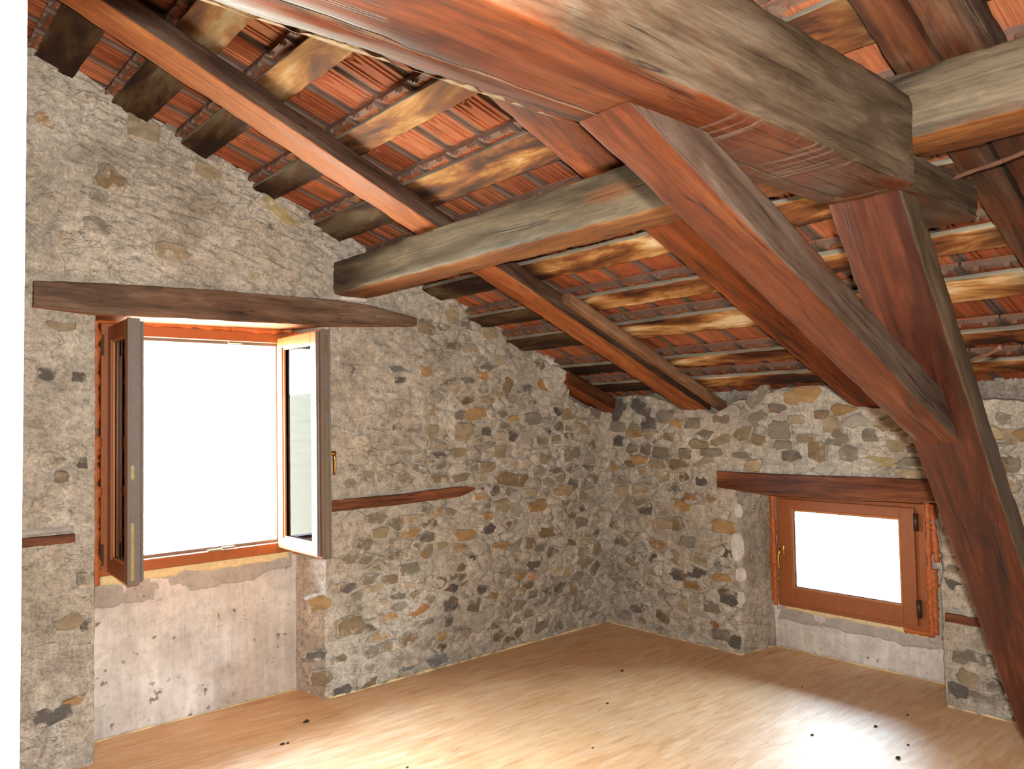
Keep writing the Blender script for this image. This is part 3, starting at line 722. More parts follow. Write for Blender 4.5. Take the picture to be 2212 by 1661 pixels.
# ------------------------------------------------------------------ floor and the unseen rest of the room
mb = MB()
mb.box(-6.4, 0.40, -6.4, 0.30, -0.05, 0.0)
floor = mb.build('floor', M['floor']); tag(floor, 'bare oriented strand board floor of wood flakes', kind='structure')
def seam(pts, name, parent, rad, seed):
    v = []; out = MB()
    pts = [np.array(p, float) for p in pts]
    for a, b in zip(pts[:-1], pts[1:]):
        L = np.linalg.norm(b - a); n = max(4, int(L / 0.02)); P = []; R = []
        for i in range(n + 1):
            p = a + (b - a) * i / n; q = np.array([[p[0] * 9 + seed, p[1] * 9, i * 0.37]])
            k = float(fbm(q, 3)[0]); P.append(p + np.array([k * 0.006, k * 0.006, 0.0])); R.append(max(0.001, rad * (0.55 + 1.3 * k)))
        out.tube(P, R, 6)
    o = out.build(name, M['foamcream'], parent, True); o['kind'] = 'stuff'; return o
seam([(-2.29, 0.24, 0.002), (-2.22, -0.01, 0.002), (0.0, -0.012, 0.002)], 'foam_seam', wall_left, 0.010, 1)
seam([(-3.33, 0.245, 0.002), (-2.29, 0.245, 0.002)], 'foam_seam', wall_left, 0.006, 2)
seam([(-0.012, 0.0, 0.002), (-0.012, -1.12, 0.002), (0.31, -1.165, 0.002), (0.315, -2.2, 0.002)], 'foam_seam', wall_right, 0.007, 3)
seam([(-0.012, -2.31, 0.002), (-0.012, -3.0, 0.002)], 'foam_seam', wall_right, 0.010, 4)
mb = MB(); mb.box(-6.5, -6.4, -6.4, 0.4, -0.05, 4.4); tag(mb.build('wall_back', M['dark']), 'plain far wall of the attic behind the camera', kind='structure')
mb = MB(); mb.box(-6.5, 0.5, -6.5, -6.4, -0.05, 4.4); tag(mb.build('wall_front', M['dark']), 'plain attic wall to the right of the camera', kind='structure')

# white painted door lining right beside the lens
dm = MB()
pA = np.array([-4.1648, -3.26, 2.14]); pB = np.array([-4.1714, -3.26, 0.0])
v = []
for (z, x) in ((pB[2], pB[0]), (pA[2], pA[0])):
    v += [(x, -3.26, z), (x, -3.18, z), (-5.3, -3.18, z), (-5.3, -3.26, z)]
dm.add(v, [(0, 1, 2, 3)[::-1], (4, 5, 6, 7), (0, 4, 5, 1)[::-1], (1, 5, 6, 2)[::-1], (2, 6, 7, 3)[::-1], (3, 7, 4, 0)[::-1]])
tag(dm.build('door_1', M['white']), 'white painted door edge standing at the left border', kind='structure')

# ------------------------------------------------------------------ roof: light-blocking deck, tiles, battens, rafters
SL = 0.415; TH = math.atan(SL); CT, ST = math.cos(TH), math.sin(TH)
KR = 1.517                                       # underside of rafters at x = 0
KB = KR + 0.097                                  # underside of battens
KT = KB + 0.032                                  # top of battens / tile bed
def zr(x, k): return k - SL * x
mb = MB()
for (x0, x1, za, zb2) in ((-5.4, 1.42, zr(-5.4, KT + 0.13), zr(1.42, KT + 0.13)), (-6.6, -5.4, zr(-5.4, KT + 0.13) - 0.5, zr(-5.4, KT + 0.13))):  # deck added above the tiles to block light; overhangs sized to shade the floor
    mb.add([(x0, -6.6, za), (x1, -6.6, zb2), (x1, 1.6, zb2), (x0, 1.6, za), (x0, -6.6, za + 0.05), (x1, -6.6, zb2 + 0.05), (x1, 1.6, zb2 + 0.05), (x0, 1.6, za + 0.05)],
           [(3, 2, 1, 0), (4, 5, 6, 7), (0, 1, 5, 4), (1, 2, 6, 5), (2, 3, 7, 6), (3, 0, 4, 7)])
ceiling = mb.build('ceiling', M['deck']); tag(ceiling, 'underside of a pitched roof of bare terracotta tiles', kind='structure')

def tile_mesh():
    L, W = 0.40, 0.209
    prof = []                                    # (y, z) of the underside, left to right, then top
    ys = [(-0.5, 0.012, 1), (-0.44, 0.012, 1), (-0.42, 0.0, .6), (-0.33, 0.0, .15), (-0.32, 0.006, .1), (-0.27, 0.006, 0), (-0.26, 0.0, 0), (-0.20, 0.0, 0), (-0.19, 0.006, 0), (-0.14, 0.006, 0), (-0.13, 0.001, 0),
          (0.12, 0.001, 0), (0.13, 0.007, 0), (0.17, 0.007, 0), (0.18, 0.0, 0), (0.22, 0.0, 0), (0.23, 0.007, 0), (0.27, 0.007, .05), (0.28, 0.0, .1), (0.38, 0.0, .5), (0.40, 0.010, 1), (0.5, 0.010, 1)]
    v = []; f = []; e = []
    xs = [0.0, 0.02, 0.05, 0.34, L]
    n = len(ys)
    for x in xs:
        hd = 1.0 if x > 0.03 else 0.0
        for (y, z, ed) in ys:
            zz = z if x > 0.03 else (z if ed > 0.7 else -0.0)
            v.append((x, y * W, zz)); e.append(max(ed, 0.74 if x < 0.03 else 0.0, 0.4 if x > 0.33 else 0))
    for i in range(len(xs) - 1):
        for j in range(n - 1): f.append((i * n + j, i * n + j + 1, (i + 1) * n + j + 1, (i + 1) * n + j))
    b = len(v); t = 0.028
    for x in (0.0, L):
        for y in (-0.5, 0.5): v.append((x, y * W, t)); e.append(0.5)
    f.append((b, b + 2, b + 3, b + 1))
    f.append(tuple([0 + j for j in range(n)][::-1]) + (b, b + 1)); f.append(tuple((len(xs) - 1) * n + j for j in range(n)) + (b + 3, b + 2))
    f.append((0, (len(xs) - 1) * n, b + 2, b)); f.append((n - 1, b + 1, b + 3, (len(xs) - 1) * n + n - 1))
    for yc in (-0.26, 0.24):                     # two lugs that hook over the batten
        y0, y1 = yc * W - 0.016, yc * W + 0.016; k = len(v)
        y0 += 0.004; y1 -= 0.004; v += [(-0.001, y0, 0.002), (-0.001, y1, 0.002), (0.018, y1, 0.002), (0.018, y0, 0.002), (0.001, y0 + 0.004, -0.015), (0.001, y1 - 0.004, -0.015), (0.012, y1 - 0.004, -0.015), (0.012, y0 + 0.004, -0.015)]
        e += [0.72] * 8; f += [(0 + k, 1 + k, 5 + k, 4 + k), (1 + k, 2 + k, 6 + k, 5 + k), (2 + k, 3 + k, 7 + k, 6 + k), (3 + k, 0 + k, 4 + k, 7 + k), (4 + k, 5 + k, 6 + k, 7 + k)]
    c = np.array([0.20, -0.004, 0.001]); k = len(v)   # raised three-pointed mark
    v.append(tuple(c + np.array([0, 0, -0.010]))); e.append(0.1)
    for q in range(6):
        r = 0.042 if q % 2 == 0 else 0.011; a = q * math.pi / 3
        v.append(tuple(c + np.array([r * math.cos(a), r * math.sin(a), 0.0]))); e.append(0.1)
    f += [(k, k + 1 + (q + 1) % 6, k + 1 + q) for q in range(6)]
    return mesh('tile', v, f, M['tile'], False, dict(edge=np.array(e)))
TM = tile_mesh()
BX = [-4.33, -3.98, -3.63, -3.32, -3.01, -2.645, -2.305, -1.95, -1.60, -1.237, -0.935, -0.51, -0.235]
BW = [0.15, 0.15, 0.155, 0.16, 0.13, 0.12, 0.172, 0.15, 0.15, 0.135, 0.165, 0.115, 0.125]
for r, xb in enumerate(BX):
    xn = BX[r + 1] if r + 1 < len(BX) else 0.10
    pit = (xn - xb) / CT; ang = math.asin(0.034 / pit)
    sxk = (pit + 0.035) / 0.40
    for c in range(19):
        y = 0.025 - 0.2075 * 0 - (c + 0.5) * 0.215 + random.uniform(-0.003, 0.003)
        if y < -3.95: continue
        x0 = xb - 0.022
        a = TH - ang + random.uniform(-0.006, 0.006)
        m4 = Matrix.Translation((x0, y, zr(x0, KT) + 0.001)) @ Matrix.Rotation(a, 4, 'Y') @ Matrix.Rotation(random.uniform(-0.006, 0.006), 4, 'X') @ Matrix.Diagonal((sxk, 1, 1, 1))
        o = bpy.data.objects.new('tile', TM); COL.objects.link(o); o.parent = ceiling; o.matrix_world = m4
RY = [(-0.735, -0.925), (-1.872, -2.075), (-3.03, -3.135)]
def bdark(P):                                    # darker tone of the battens near the rafters and by the gable
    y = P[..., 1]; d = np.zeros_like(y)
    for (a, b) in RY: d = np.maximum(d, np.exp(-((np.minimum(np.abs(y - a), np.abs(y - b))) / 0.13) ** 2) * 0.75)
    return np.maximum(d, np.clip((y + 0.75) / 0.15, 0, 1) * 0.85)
names = ['first', 'second', 'third', 'fourth', 'fifth', 'sixth', 'seventh', 'eighth', 'ninth', 'tenth', 'eleventh', 'twelfth', 'thirteenth']
for r, (xb, bw) in enumerate(zip(BX, BW)):
    k = len(BX) - 1 - r
    dv = np.array([CT, 0, -ST]); wd = bw / CT; z0 = zr(xb, KB)
    U = (CT, 0, -ST)                             # across the batten, downhill
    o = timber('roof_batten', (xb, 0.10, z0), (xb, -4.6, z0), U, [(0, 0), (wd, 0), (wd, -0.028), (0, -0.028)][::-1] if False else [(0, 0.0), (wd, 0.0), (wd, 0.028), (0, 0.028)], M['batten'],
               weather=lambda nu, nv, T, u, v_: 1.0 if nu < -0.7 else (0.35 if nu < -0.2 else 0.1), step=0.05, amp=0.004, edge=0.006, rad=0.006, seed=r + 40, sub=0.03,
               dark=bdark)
    tag(o, f'dark brown roof batten, {names[k]} row up from the eave wall', 'batten', 'roof battens under the tiles')

def rafter(name, y0, y1, x0, x1, mat, label, cat='rafter', h0=0.0, h1=0.097, seed=0, wfun=None, group=None, amp=0.004):
    A = np.array([x0, y0, zr(x0, KR + h0)]); B = np.array([x1, y0, zr(x1, KR + h0)])
    hh = (h1 - h0) * CT; wy = y0 - y1
    o = timber(name, A, B, (0, 1, 0), [(-wy, 0), (0, 0), (0, hh), (-wy, hh)], mat,
               weather=wfun or (lambda nu, nv, T, u, v_: 1.0 if nu < -0.5 else 0.0), seed=seed, amp=amp, rad=0.010,
               capB=((x1, 0, 0), (1, 0, 0)))
    return tag(o, label, cat, group)
GRF = 'sloping rafters under the tiled roof'
rafter('rafter', -0.735, -0.925, -5.4, 0.03, M['rafter'], 'sloping rafter with bright orange underside nearest the large window', seed=1, group=GRF)
rafter('rafter', -1.872, -2.075, -5.4, 0.05, M['rafter_red'], 'dark red brown sloping rafter passing behind the diagonal brace', seed=2, group=GRF,
       wfun=lambda nu, nv, T, u, v_: 0.75 if nu < -0.5 else 0.15)
rafter('rafter', -3.03, -3.135, -5.4, 0.05, M['rafter_dark'], 'brown rafter at the upper right, just beyond the tie beam end', seed=3, group=GRF,
       wfun=lambda nu, nv, T, u, v_: 0.6 if nu < -0.5 else 0.35)
rafter('rafter', -3.14, -3.265, -5.4, 0.05, M['rafter_dark'], 'greyish rafter doubling the brown one at the upper right corner', seed=4, group=GRF,
       wfun=lambda nu, nv, T, u, v_: 0.6 if nu < -0.5 else 0.5, h0=0.006)
rafter('rafter', 0.03, -0.145, -0.50, 0.06, M['rafter_red'], 'short rafter stub emerging from the gable wall near the room corner', seed=5, group=GRF,
       wfun=lambda nu, nv, T, u, v_: 0.9 if nu < -0.5 else 0.2)
rafter('repair_plank', -0.93, -1.0, -1.33, 0.10, M['plank'], 'pale brown plank nailed along the rafter with orange underside', 'plank', h0=0.035, h1=0.097, seed=6)

# ------------------------------------------------------------------ purlin and truss
o = timber('purlin', (-2.18, 0.16, 2.192), (-2.18, -6.3, 2.192), (1, 0, 0), [(0, 0), (0.215, 0), (0.215, 0.120), (0, 0.192)], M['purlin'],
           weather=lambda nu, nv, T, u, v_: (1.0 if v_ > 0.03 else 0.75) if nu < -0.5 else (0.45 if nu < -0.2 else 0.0), seed=11, amp=0.007, edge=0.010, rad=0.018)
tag(o, 'long horizontal purlin with weathered grey face running out of the gable wall', 'beam')

o = timber('tie_beam', (-6.2, -3.10, 2.067), (-2.2, -3.10, 2.067), (0, 1, 0), [(0, 0), (0.186, 0.0), (0.189, 0.014), (0.193, 0.001), (0.275, 0.018), (0.275, 0.24), (0, 0.24)], M['tie'],
           weather=lambda nu, nv, T, u, v_: (0.52 + 0.5 * np.clip((T - 0.62) / 0.28, 0, 1)) if nu < -0.5 else (0.38 if u < 0.025 else (0.30 if u > 0.2 else 0.05 + 0.3 * np.clip((T - 0.85) / 0.1, 0, 1))), seed=12, amp=0.006, edge=0.008, rad=0.015, sub=0.014)  # far end greys by weathering; paler near side also paints in flash overexposure
tag(o, 'massive reddish tie beam overhead, its weathered square end at the purlin', 'beam')
tail = timber('beam_tail', (-2.23, -3.075, 2.067), (-1.68, -3.075, 2.067), (0, 1, 0), [(0, 0), (0.20, 0), (0.20, 0.118), (0, 0.118)], M['tie'],
           weather=lambda nu, nv, T, u, v_: 0.95 if nu < -0.5 else 0.5, seed=13, amp=0.006, edge=0.012, rad=0.015, capB=((-1.68, -3.0, 2.1), (1, 0, 0.12)))
mw = tail.matrix_world.copy(); tail.parent = o; tail.matrix_world = mw
bpy.context.view_layer.update()
tail.matrix_parent_inverse = o.matrix_world.inverted(); tail.matrix_world = mw

mb = MB(); P = []; R = []
for i in range(150):
    x = -4.15 + i * 0.0075; k = fbm(np.array([[x * 20, 1, 1], [x * 45, 2, 2], [x * 9, 3, 3]]), 3)
    P.append((x, -2.829 + 0.003 * k[0], 2.083 + 0.004 * k[1])); R.append(max(0.0003, 0.0008 + 0.006 * k[1] + 0.003 * k[2]))
mb.tube(P, R, 6); bk = mb.build('bark_edge', M['barkcream'], None, True); bk['label'] = 'pale ragged bark fringe along the lower edge'
bk.parent = o; bk.matrix_parent_inverse = o.matrix_world.inverted()

SS = 0.76                                       # strut: x runs 0.76 m per metre down
sd = np.array([SS, 0, -1.0]); sd /= np.linalg.norm(sd)
top_ = np.array([-2.20, -3.062, 2.067])
foot = top_ + np.array([SS * 2.067, 0, -2.067])
o = timber('raking_strut', top_, foot, (0, 1, 0), [(0, 0), (0.200, 0), (0.200, 0.105), (0, 0.105)], M['strut'],
           weather=lambda nu, nv, T, u, v_: 0.95 if nu < -0.5 else (0.45 if nu < -0.2 else 0.0), seed=14, amp=0.005, edge=0.007, rad=0.012,
           capA=((0, 0, 2.066), (0, 0, 1)), capB=((0, 0, 0.0), (0, 0, 1)))
tag(o, 'dark red brown raking strut leaning from the floor up to the tie beam', 'beam')
def strut_plane_x(z): return -2.20 + SS * (2.067 - z)
bs = 2.247                                      # brace: x runs 2.247 m per metre down
b0 = np.array([-3.20, -3.0, 2.067]); b1 = np.array([-1.67, -3.0, 1.386])
nsp = np.array([1, 0, SS]); nsp = nsp / np.linalg.norm(nsp)
o = timber('knee_brace', b0, b1, (0, 1, 0), [(0, 0), (0.13, 0), (0.13, 0.108), (0, 0.108)], M['brace'],
           weather=lambda nu, nv, T, u, v_: 0.95 if nu < -0.5 else (0.4 if nu < -0.2 else 0.0), seed=15, amp=0.005, edge=0.005, rad=0.010,
           capA=((0, 0, 2.064), (0, 0, 1)), capB=((-2.2, 0, 2.067), nsp))
tag(o, 'diagonal red brace between the tie beam and the raking strut', 'beam')

# ------------------------------------------------------------------ lintels and timbers set into the walls
L1 = [(-3.625, 2.012, 2.125), (-3.40, 1.995, 2.14), (-2.9, 2.0, 2.155), (-2.19, 2.014, 2.163), (-1.95, 2.03, 2.15), (-1.70, 2.046, 2.11), (-1.655, 2.05, 2.095)]
def plank_set(name, ax, prof, d0, d1, mat, wfun, seed, amp=0.004):
    """horizontal timber whose lower and upper edges follow prof (along, low, high)"""
    al = 1 - ax; pr = sorted(prof); a0, a1 = pr[0][0], pr[-1][0]
    A = np.zeros(3); B = np.zeros(3); A[al] = a0; B[al] = a1; A[ax] = B[ax] = d0
    U = np.zeros(3); U[ax] = 1
    sgn = 1
    if al == 1: A, B = B, A                       # so that V points up
    L = a1 - a0; D = d1 - d0
    xs = [p[0] for p in pr]
    def shp(UU, VV, S):
        a = a0 + S if al == 0 else a1 - S
        lo = np.interp(a, xs, [p[1] for p in pr]); hi = np.interp(a, xs, [p[2] for p in pr])
        return UU, lo + (hi - lo) * VV / 0.14
    return timber(name, A, B, U, [(0, 0), (D, 0), (D, 0.14), (0, 0.14)], mat, wfun, 0.03, amp, 0.005, 0.008, seed=seed, sub=0.018, shape=shp)
wl = lambda nu, nv, T, u, v_: (0.1 if nv < -0.5 else 0.85)  # undersides toned pinkish orange, painting in the daylight they catch from below
tag(plank_set('window_lintel', 1, L1, -0.045, 0.245, M['lintel'], wl, 21), 'long dark brown wooden lintel over the open casement window', 'lintel')
L2 = [(-2.62, 1.03, 1.135), (-2.25, 1.024, 1.138), (-1.888, 1.005, 1.135), (-1.41, 1.0, 1.13), (-1.2, 1.01, 1.13), (-1.0, 1.027, 1.132)]
tag(plank_set('window_lintel', 0, L2, -0.042, 0.30, M['lintel_red'], wl, 22), 'reddish brown wooden lintel over the small closed window', 'lintel')
wt_ = lambda nu, nv, T, u, v_: 1.0
tag(plank_set('wall_timber', 1, [(-2.24, 0.998, 1.062), (-1.75, 1.0, 1.062), (-1.34, 1.012, 1.075), (-1.27, 1.03, 1.072), (-1.225, 1.05, 1.06)], -0.036, 0.04, M['lintel_red'], wt_, 23, 0.002),
    'thin brown timber bedded in the gable wall right of the open sash', 'timber')
tag(plank_set('wall_timber', 1, [(-4.3, 0.985, 1.027), (-3.46, 0.984, 1.022)], -0.034, 0.04, M['lintel_red'], wt_, 24, 0.002),
    'thin brown timber bedded in the gable wall left of the large window', 'timber')
tag(plank_set('wall_timber', 0, [(-2.9, 0.425, 0.467), (-2.318, 0.428, 0.472)], -0.034, 0.04, M['lintel_red'], wt_, 25, 0.002),
    'short brown timber bedded in the low wall behind the strut foot', 'timber')
sheet('cement_ledge', 1, -4.3, -3.455, lambda a: 1.02, lambda a: 1.065, 0.0, 0.016, M['smooth'], wall_left, 0.012, 0.003, 8)
sheet('cement_ledge', 1, -2.24, -1.30, lambda a: 1.058 + (a + 2.2) * 0.012, lambda a: 1.082 + (a + 2.2) * 0.008, 0.0, 0.014, M['smooth'], wall_left, 0.012, 0.003, 9)
sheet('cement_ledge', 0, -2.9, -2.315, lambda a: 0.468, lambda a: 0.515, 0.0, 0.016, M['smooth'], wall_right, 0.012, 0.003, 10)

sheet('lime_patch', 1, -2.15, -1.98, rag(lambda a: 2.162, 0.012, 14, 11), rag(lambda a: 2.195, 0.01, 11, 12), 0.0, 0.045, M['apron'], wall_left, 0.01, 0.006, 11)
for k_, (zm_, hh_, ya_, yb_) in enumerate(((0.34, 0.05, -1.150, -1.085), (0.485, 0.045, -1.158, -1.095), (0.66, 0.085, -1.152, -1.070), (0.885, 0.05, -1.150, -1.100))):
    lens = lambda a, sg, z_=zm_, h_=hh_, y0_=ya_, y1_=yb_: z_ + sg * h_ * math.sqrt(max(0.02, 1 - abs((2 * a - y0_ - y1_) / (y1_ - y0_)) ** 2.0))
    sheet('lime_patch', 0, ya_, yb_, rag(lambda a: lens(a, -1), 0.035, 30, 13 + k_), rag(lambda a: lens(a, 1), 0.035, 30, 23 + k_), 0.0, 0.020, M['apron'], wall_right, 0.007, 0.006, 13 + k_)

# ------------------------------------------------------------------ windows
def ring_boxes(mb, ax, a0, a1, z0, z1, wa0, wa1, wz0, wz1, d0, d1, bev=0.004):
    """four mitre-less rails of a frame in the plane of the wall"""
    def bx(p0, p1, q0, q1):
        if ax == 1: mb.box(p0, p1, d0, d1, q0, q1, bev)
        else: mb.box(d0, d1, p0, p1, q0, q1, bev)
    bx(a0, a0 + wa0, z0, z1); bx(a1 - wa1, a1, z0, z1)
    bx(a0 + wa0 - 0.002, a1 - wa1 + 0.002, z0, z0 + wz0); bx(a0 + wa0 - 0.002, a1 - wa1 + 0.002, z1 - wz1, z1)
def foam_strip(path, name, parent, rad, seed):
    out = MB()
    for a, b in path:
        a = np.array(a, float); b = np.array(b, float); n = max(6, int(np.linalg.norm(b - a) / 0.012)); P = []; R = []
        for i in range(n + 1):
            p = a + (b - a) * i / n; k = float(fbm(np.array([[i * 0.45 + seed * 7, seed, a[2]]]), 3)[0])
            P.append(p + np.array([k, k, k]) * 0.004); k2 = float(fbm(np.array([[i * 0.9 + seed * 3, 5.5, a[2] + a[0]]]), 3)[0]); R.append(rad * (1 + 0.9 * k + 0.9 * k2))
        out.tube(P, R, 9)
    return out.build(name, M['foam'], parent, True)

# --- large casement window in the gable wall
win1 = empty('window_1', (-2.81, 0.24, 0.777)); tag(win1, 'open brown two-leaf casement window in the gable wall', kind='structure')
def sub(o, parent):
    bpy.context.view_layer.update(); mw = o.matrix_world.copy(); o.parent = parent
    o.matrix_parent_inverse = parent.matrix_world.inverted(); o.matrix_world = mw; return o
bpy.context.view_layer.update()
X0, X1, Z0, Z1 = -3.303, -2.317, 0.777, 1.988
mb = MB(); ring_boxes(mb, 1, X0, X1, Z0, Z1, 0.062, 0.062, 0.056, 0.056, 0.205, 0.262)
fr1 = sub(mb.build('window_frame', M['frame']), win1)
mb = MB(); ring_boxes(mb, 1, X0 + 0.03, X1 - 0.03, Z0 + 0.02, Z1 - 0.02, 0.055, 0.062, 0.052, 0.052, 0.245, 0.31)
rb1 = sub(mb.build('frame_rebate', M['seal']), win1); rb1['label'] = 'taupe weather rebate around the opening'
mb = MB()
for (xa, xb_, za, zb_) in ((-2.80, -2.73, Z0 + 0.054, Z0 + 0.064), (-2.73, -2.66, Z0 + 0.058, Z0 + 0.07), (-2.69, -2.62, Z1 - 0.07, Z1 - 0.058)):
    mb.box(xa, xb_, 0.198, 0.212, za, zb_, 0.002)
mb.box(-2.388, -2.372, 0.20, 0.22, 1.30, 1.36, 0.002)
k1 = sub(mb.build('strike_plates', M['steel']), win1); k1['label'] = 'pale metal strike plates of the window lock'
f1 = sub(foam_strip([((-3.325, 0.205, 0.74), (-3.325, 0.205, 2.0)), ((-3.32, 0.205, 2.0), (-2.31, 0.205, 2.0)), ((-2.308, 0.21, 0.76), (-2.308, 0.21, 0.84)), ((-2.30, 0.20, 1.95), (-2.312, 0.20, 2.0))], 'foam_filling', None, 0.017, 1), win1)
f1['label'] = 'orange expanding foam around the window frame'

def sash(name, hinge, ang, width, z0, z1, flip, room_mat, label):
    """leaf built in its own frame: x from the hinge along the leaf, y = thickness (0 = room side when shut, + outwards), z up"""
    root_m = Matrix.Translation(hinge) @ Matrix.Rotation(ang, 4, 'Z')
    s = -1 if flip else 1
    T_ = 0.068; R_ = 0.068
    def X(a, b): return (a, b) if not flip else (-b, -a)
    mb = MB()
    for (a, b, c, d_) in ((0, R_, z0, z1), (width - R_, width, z0, z1)):
        p, q = X(a, b); mb.box(p, q, 0.0, 0.048, c, d_, 0.004)
    p, q = X(R_ - 0.002, width - R_ + 0.002)
    mb.box(p, q, 0.0, 0.048, z0, z0 + R_, 0.004); mb.box(p, q, 0.0, 0.048, z1 - R_, z1, 0.004)
    rail = mb.build('sash_frame', room_mat); rail.matrix_world = root_m; tag(rail, label)
    sub(rail, win1)
    mb = MB()                                      # outer half of the leaf, slightly smaller, taupe along the edge
    for (a, b, c, d_) in ((0.012, R_, z0 + 0.012, z1 - 0.012), (width - R_, width - 0.014, z0 + 0.012, z1 - 0.012)):
        p, q = X(a, b); mb.box(p, q, 0.0482, T_, c, d_, 0.003)
    p, q = X(R_, width - R_)
    mb.box(p, q, 0.0482, T_, z0 + 0.012, z0 + R_, 0.003); mb.box(p, q, 0.0482, T_, z1 - R_, z1 - 0.012, 0.003)
    o = mb.build('outer_face', M['bead']); o.matrix_world = root_m; sub(o, rail)
    mb = MB()                                      # dark edge profile and grooves on the leading edge
    e0, e1 = X(width - 0.002, width + 0.004); mb.box(e0, e1, 0.003, 0.030, z0 + 0.002, z1 - 0.002)
    e0, e1 = X(width - 0.002, width + 0.0012); mb.box(e0, e1, 0.030, 0.0478, z0 + 0.002, z1 - 0.002)
    e0, e1 = X(width - 0.016, width - 0.0128); mb.box(e0, e1, 0.0488, 0.0672, z0 + 0.013, z1 - 0.013)
    e0, e1 = X(width - 0.013, width - 0.004); mb.box(e0, e1, 0.055, 0.060, z0 + 0.013, z1 - 0.013)
    e0, e1 = X(width - 0.003, width + 0.010); mb.box(e0, e1, -0.004, 0.006, z0, z1, 0.002)
    o = mb.build('edge_gasket', M['seal']); o.matrix_world = root_m; sub(o, rail)
    mb = MB()                                      # lock strip
    e0, e1 = X(width + 0.004, width + 0.0055)
    for (c, d_) in ((z0 + 0.02, z0 + 0.27), (z0 + 0.46, z0 + 0.52)) if not flip else ((z0 + 0.02, z0 + 0.5), (z0 + 0.52, z0 + 0.68), (z0 + 0.75, z0 + 0.80), (z1 - 0.12, z1 - 0.03)):
        mb.box(e0, e1, 0.010, 0.024, c, d_)
    o = mb.build('lock_strip', M['steel']); o.matrix_world = root_m; sub(o, rail)
    mb = MB(); p, q = X(R_ - 0.01, width - R_ + 0.01)
    mb.box(p, q, 0.020, 0.024, z0 + R_ - 0.01, z1 - R_ + 0.01); mb.box(p, q, 0.040, 0.044, z0 + R_ - 0.01, z1 - R_ + 0.01)
    o = mb.build('pane', M['glass']); o.matrix_world = root_m; sub(o, rail)
    mb = MB()                                      # beads round the pane
    for yy in (0.008, 0.050):
        for (a, b, c, d_) in ((R_ - 0.001, R_ + 0.012, z0 + R_, z1 - R_), (width - R_ - 0.012, width - R_ + 0.001, z0 + R_, z1 - R_)):
            p, q = X(a, b); mb.box(p, q, yy, yy + 0.010, c, d_, 0.002)
        p, q = X(R_, width - R_)
        mb.box(p, q, yy, yy + 0.010, z0 + R_ - 0.001, z0 + R_ + 0.012, 0.002); mb.box(p, q, yy, yy + 0.010, z1 - R_ - 0.012, z1 - R_ + 0.001, 0.002)
    o = mb.build('glazing_bead', M['bead']); o.matrix_world = root_m; sub(o, rail)
    return rail, root_m
lsash, _m = sash('sash', (-3.276, 0.203, 0), math.radians(-92.5), 0.418, 0.797, 1.968, False, M['frame'], 'left leaf, swung open into the room')
rsash, rm = sash('sash', (-2.352, 0.215, 0), math.radians(91), 0.468, 0.797, 1.968, True, M['frame'], 'right leaf, swung open, seen from outside')
# handle of the right leaf (on its room side, now facing the wall)
mb = MB(); yv = 0.0
mb.tube([(-0.435, -0.002, 1.33), (-0.435, -0.012, 1.33)], 0.016, 14); mb.tube([(-0.435, -0.012, 1.33), (-0.435, -0.045, 1.33)], 0.009, 10)
mb.tube([(-0.435, -0.043, 1.34), (-0.437, -0.047, 1.30), (-0.437, -0.045, 1.22)], [0.010, 0.009, 0.007], 10)
o = mb.build('handle', M['brass'], None, True); o.matrix_world = rm; sub(o, rsash)
# hinge of the left leaf
mb = MB(); mb.box(-3.302, -3.292, 0.196, 0.206, 1.83, 1.93, 0.002); mb.box(-3.302, -3.292, 0.196, 0.206, 0.83, 0.93, 0.002)
sub(mb.build('hinge', M['hinge']), win1)

# --- small tilt window in the eave wall
win2 = empty('window_2', (0.295, -1.66, 0.271)); tag(win2, 'small closed brown window low in the eave wall', kind='structure')
bpy.context.view_layer.update()
Y0, Y1, W0, W1 = -2.112, -1.208, 0.271, 0.972
mb = MB(); ring_boxes(mb, 0, Y0, Y1, W0, W1, 0.062, 0.05, 0.05, 0.05, 0.295, 0.35)
sub(mb.build('window_frame', M['frame']), win2)
SY0, SY1, SZ0, SZ1 = -2.062, -1.236, 0.297, 0.950
mb = MB(); ring_boxes(mb, 0, SY0, SY1, SZ0, SZ1, 0.078, 0.088, 0.098, 0.062, 0.272, 0.334, 0.006)
sash2 = sub(mb.build('sash_frame', M['frame']), win2)
GY0, GY1, GZ0, GZ1 = SY0 + 0.078, SY1 - 0.088, SZ0 + 0.098, SZ1 - 0.062
mb = MB(); ring_boxes(mb, 0, GY0 - 0.002, GY1 + 0.002, GZ0 - 0.002, GZ1 + 0.002, 0.012, 0.012, 0.012, 0.012, 0.277, 0.290, 0.002)
sub(mb.build('glazing_bead', M['bead']), sash2)
mb = MB(); ring_boxes(mb, 0, GY0 + 0.008, GY1 - 0.008, GZ0 + 0.008, GZ1 - 0.008, 0.006, 0.006, 0.006, 0.006, 0.286, 0.300, 0.001)
sub(mb.build('gasket', M['black']), sash2)
mb = MB(); mb.box(0.300, 0.304, GY0 - 0.01, GY1 + 0.01, GZ0 - 0.01, GZ1 + 0.01); mb.box(0.316, 0.320, GY0 - 0.01, GY1 + 0.01, GZ0 - 0.01, GZ1 + 0.01)
sub(mb.build('pane', M['glass']), sash2)
hy = -1.262; hz = 0.625
mb = MB(); mb.tube([(0.273, hy, hz - 0.028), (0.273, hy, hz + 0.028)], 0.0, 4) if False else None
mb.box(0.262, 0.274, hy - 0.014, hy + 0.014, hz - 0.032, hz + 0.034, 0.005)
mb.tube([(0.264, hy, hz + 0.008), (0.235, hy, hz + 0.008)], 0.010, 12)
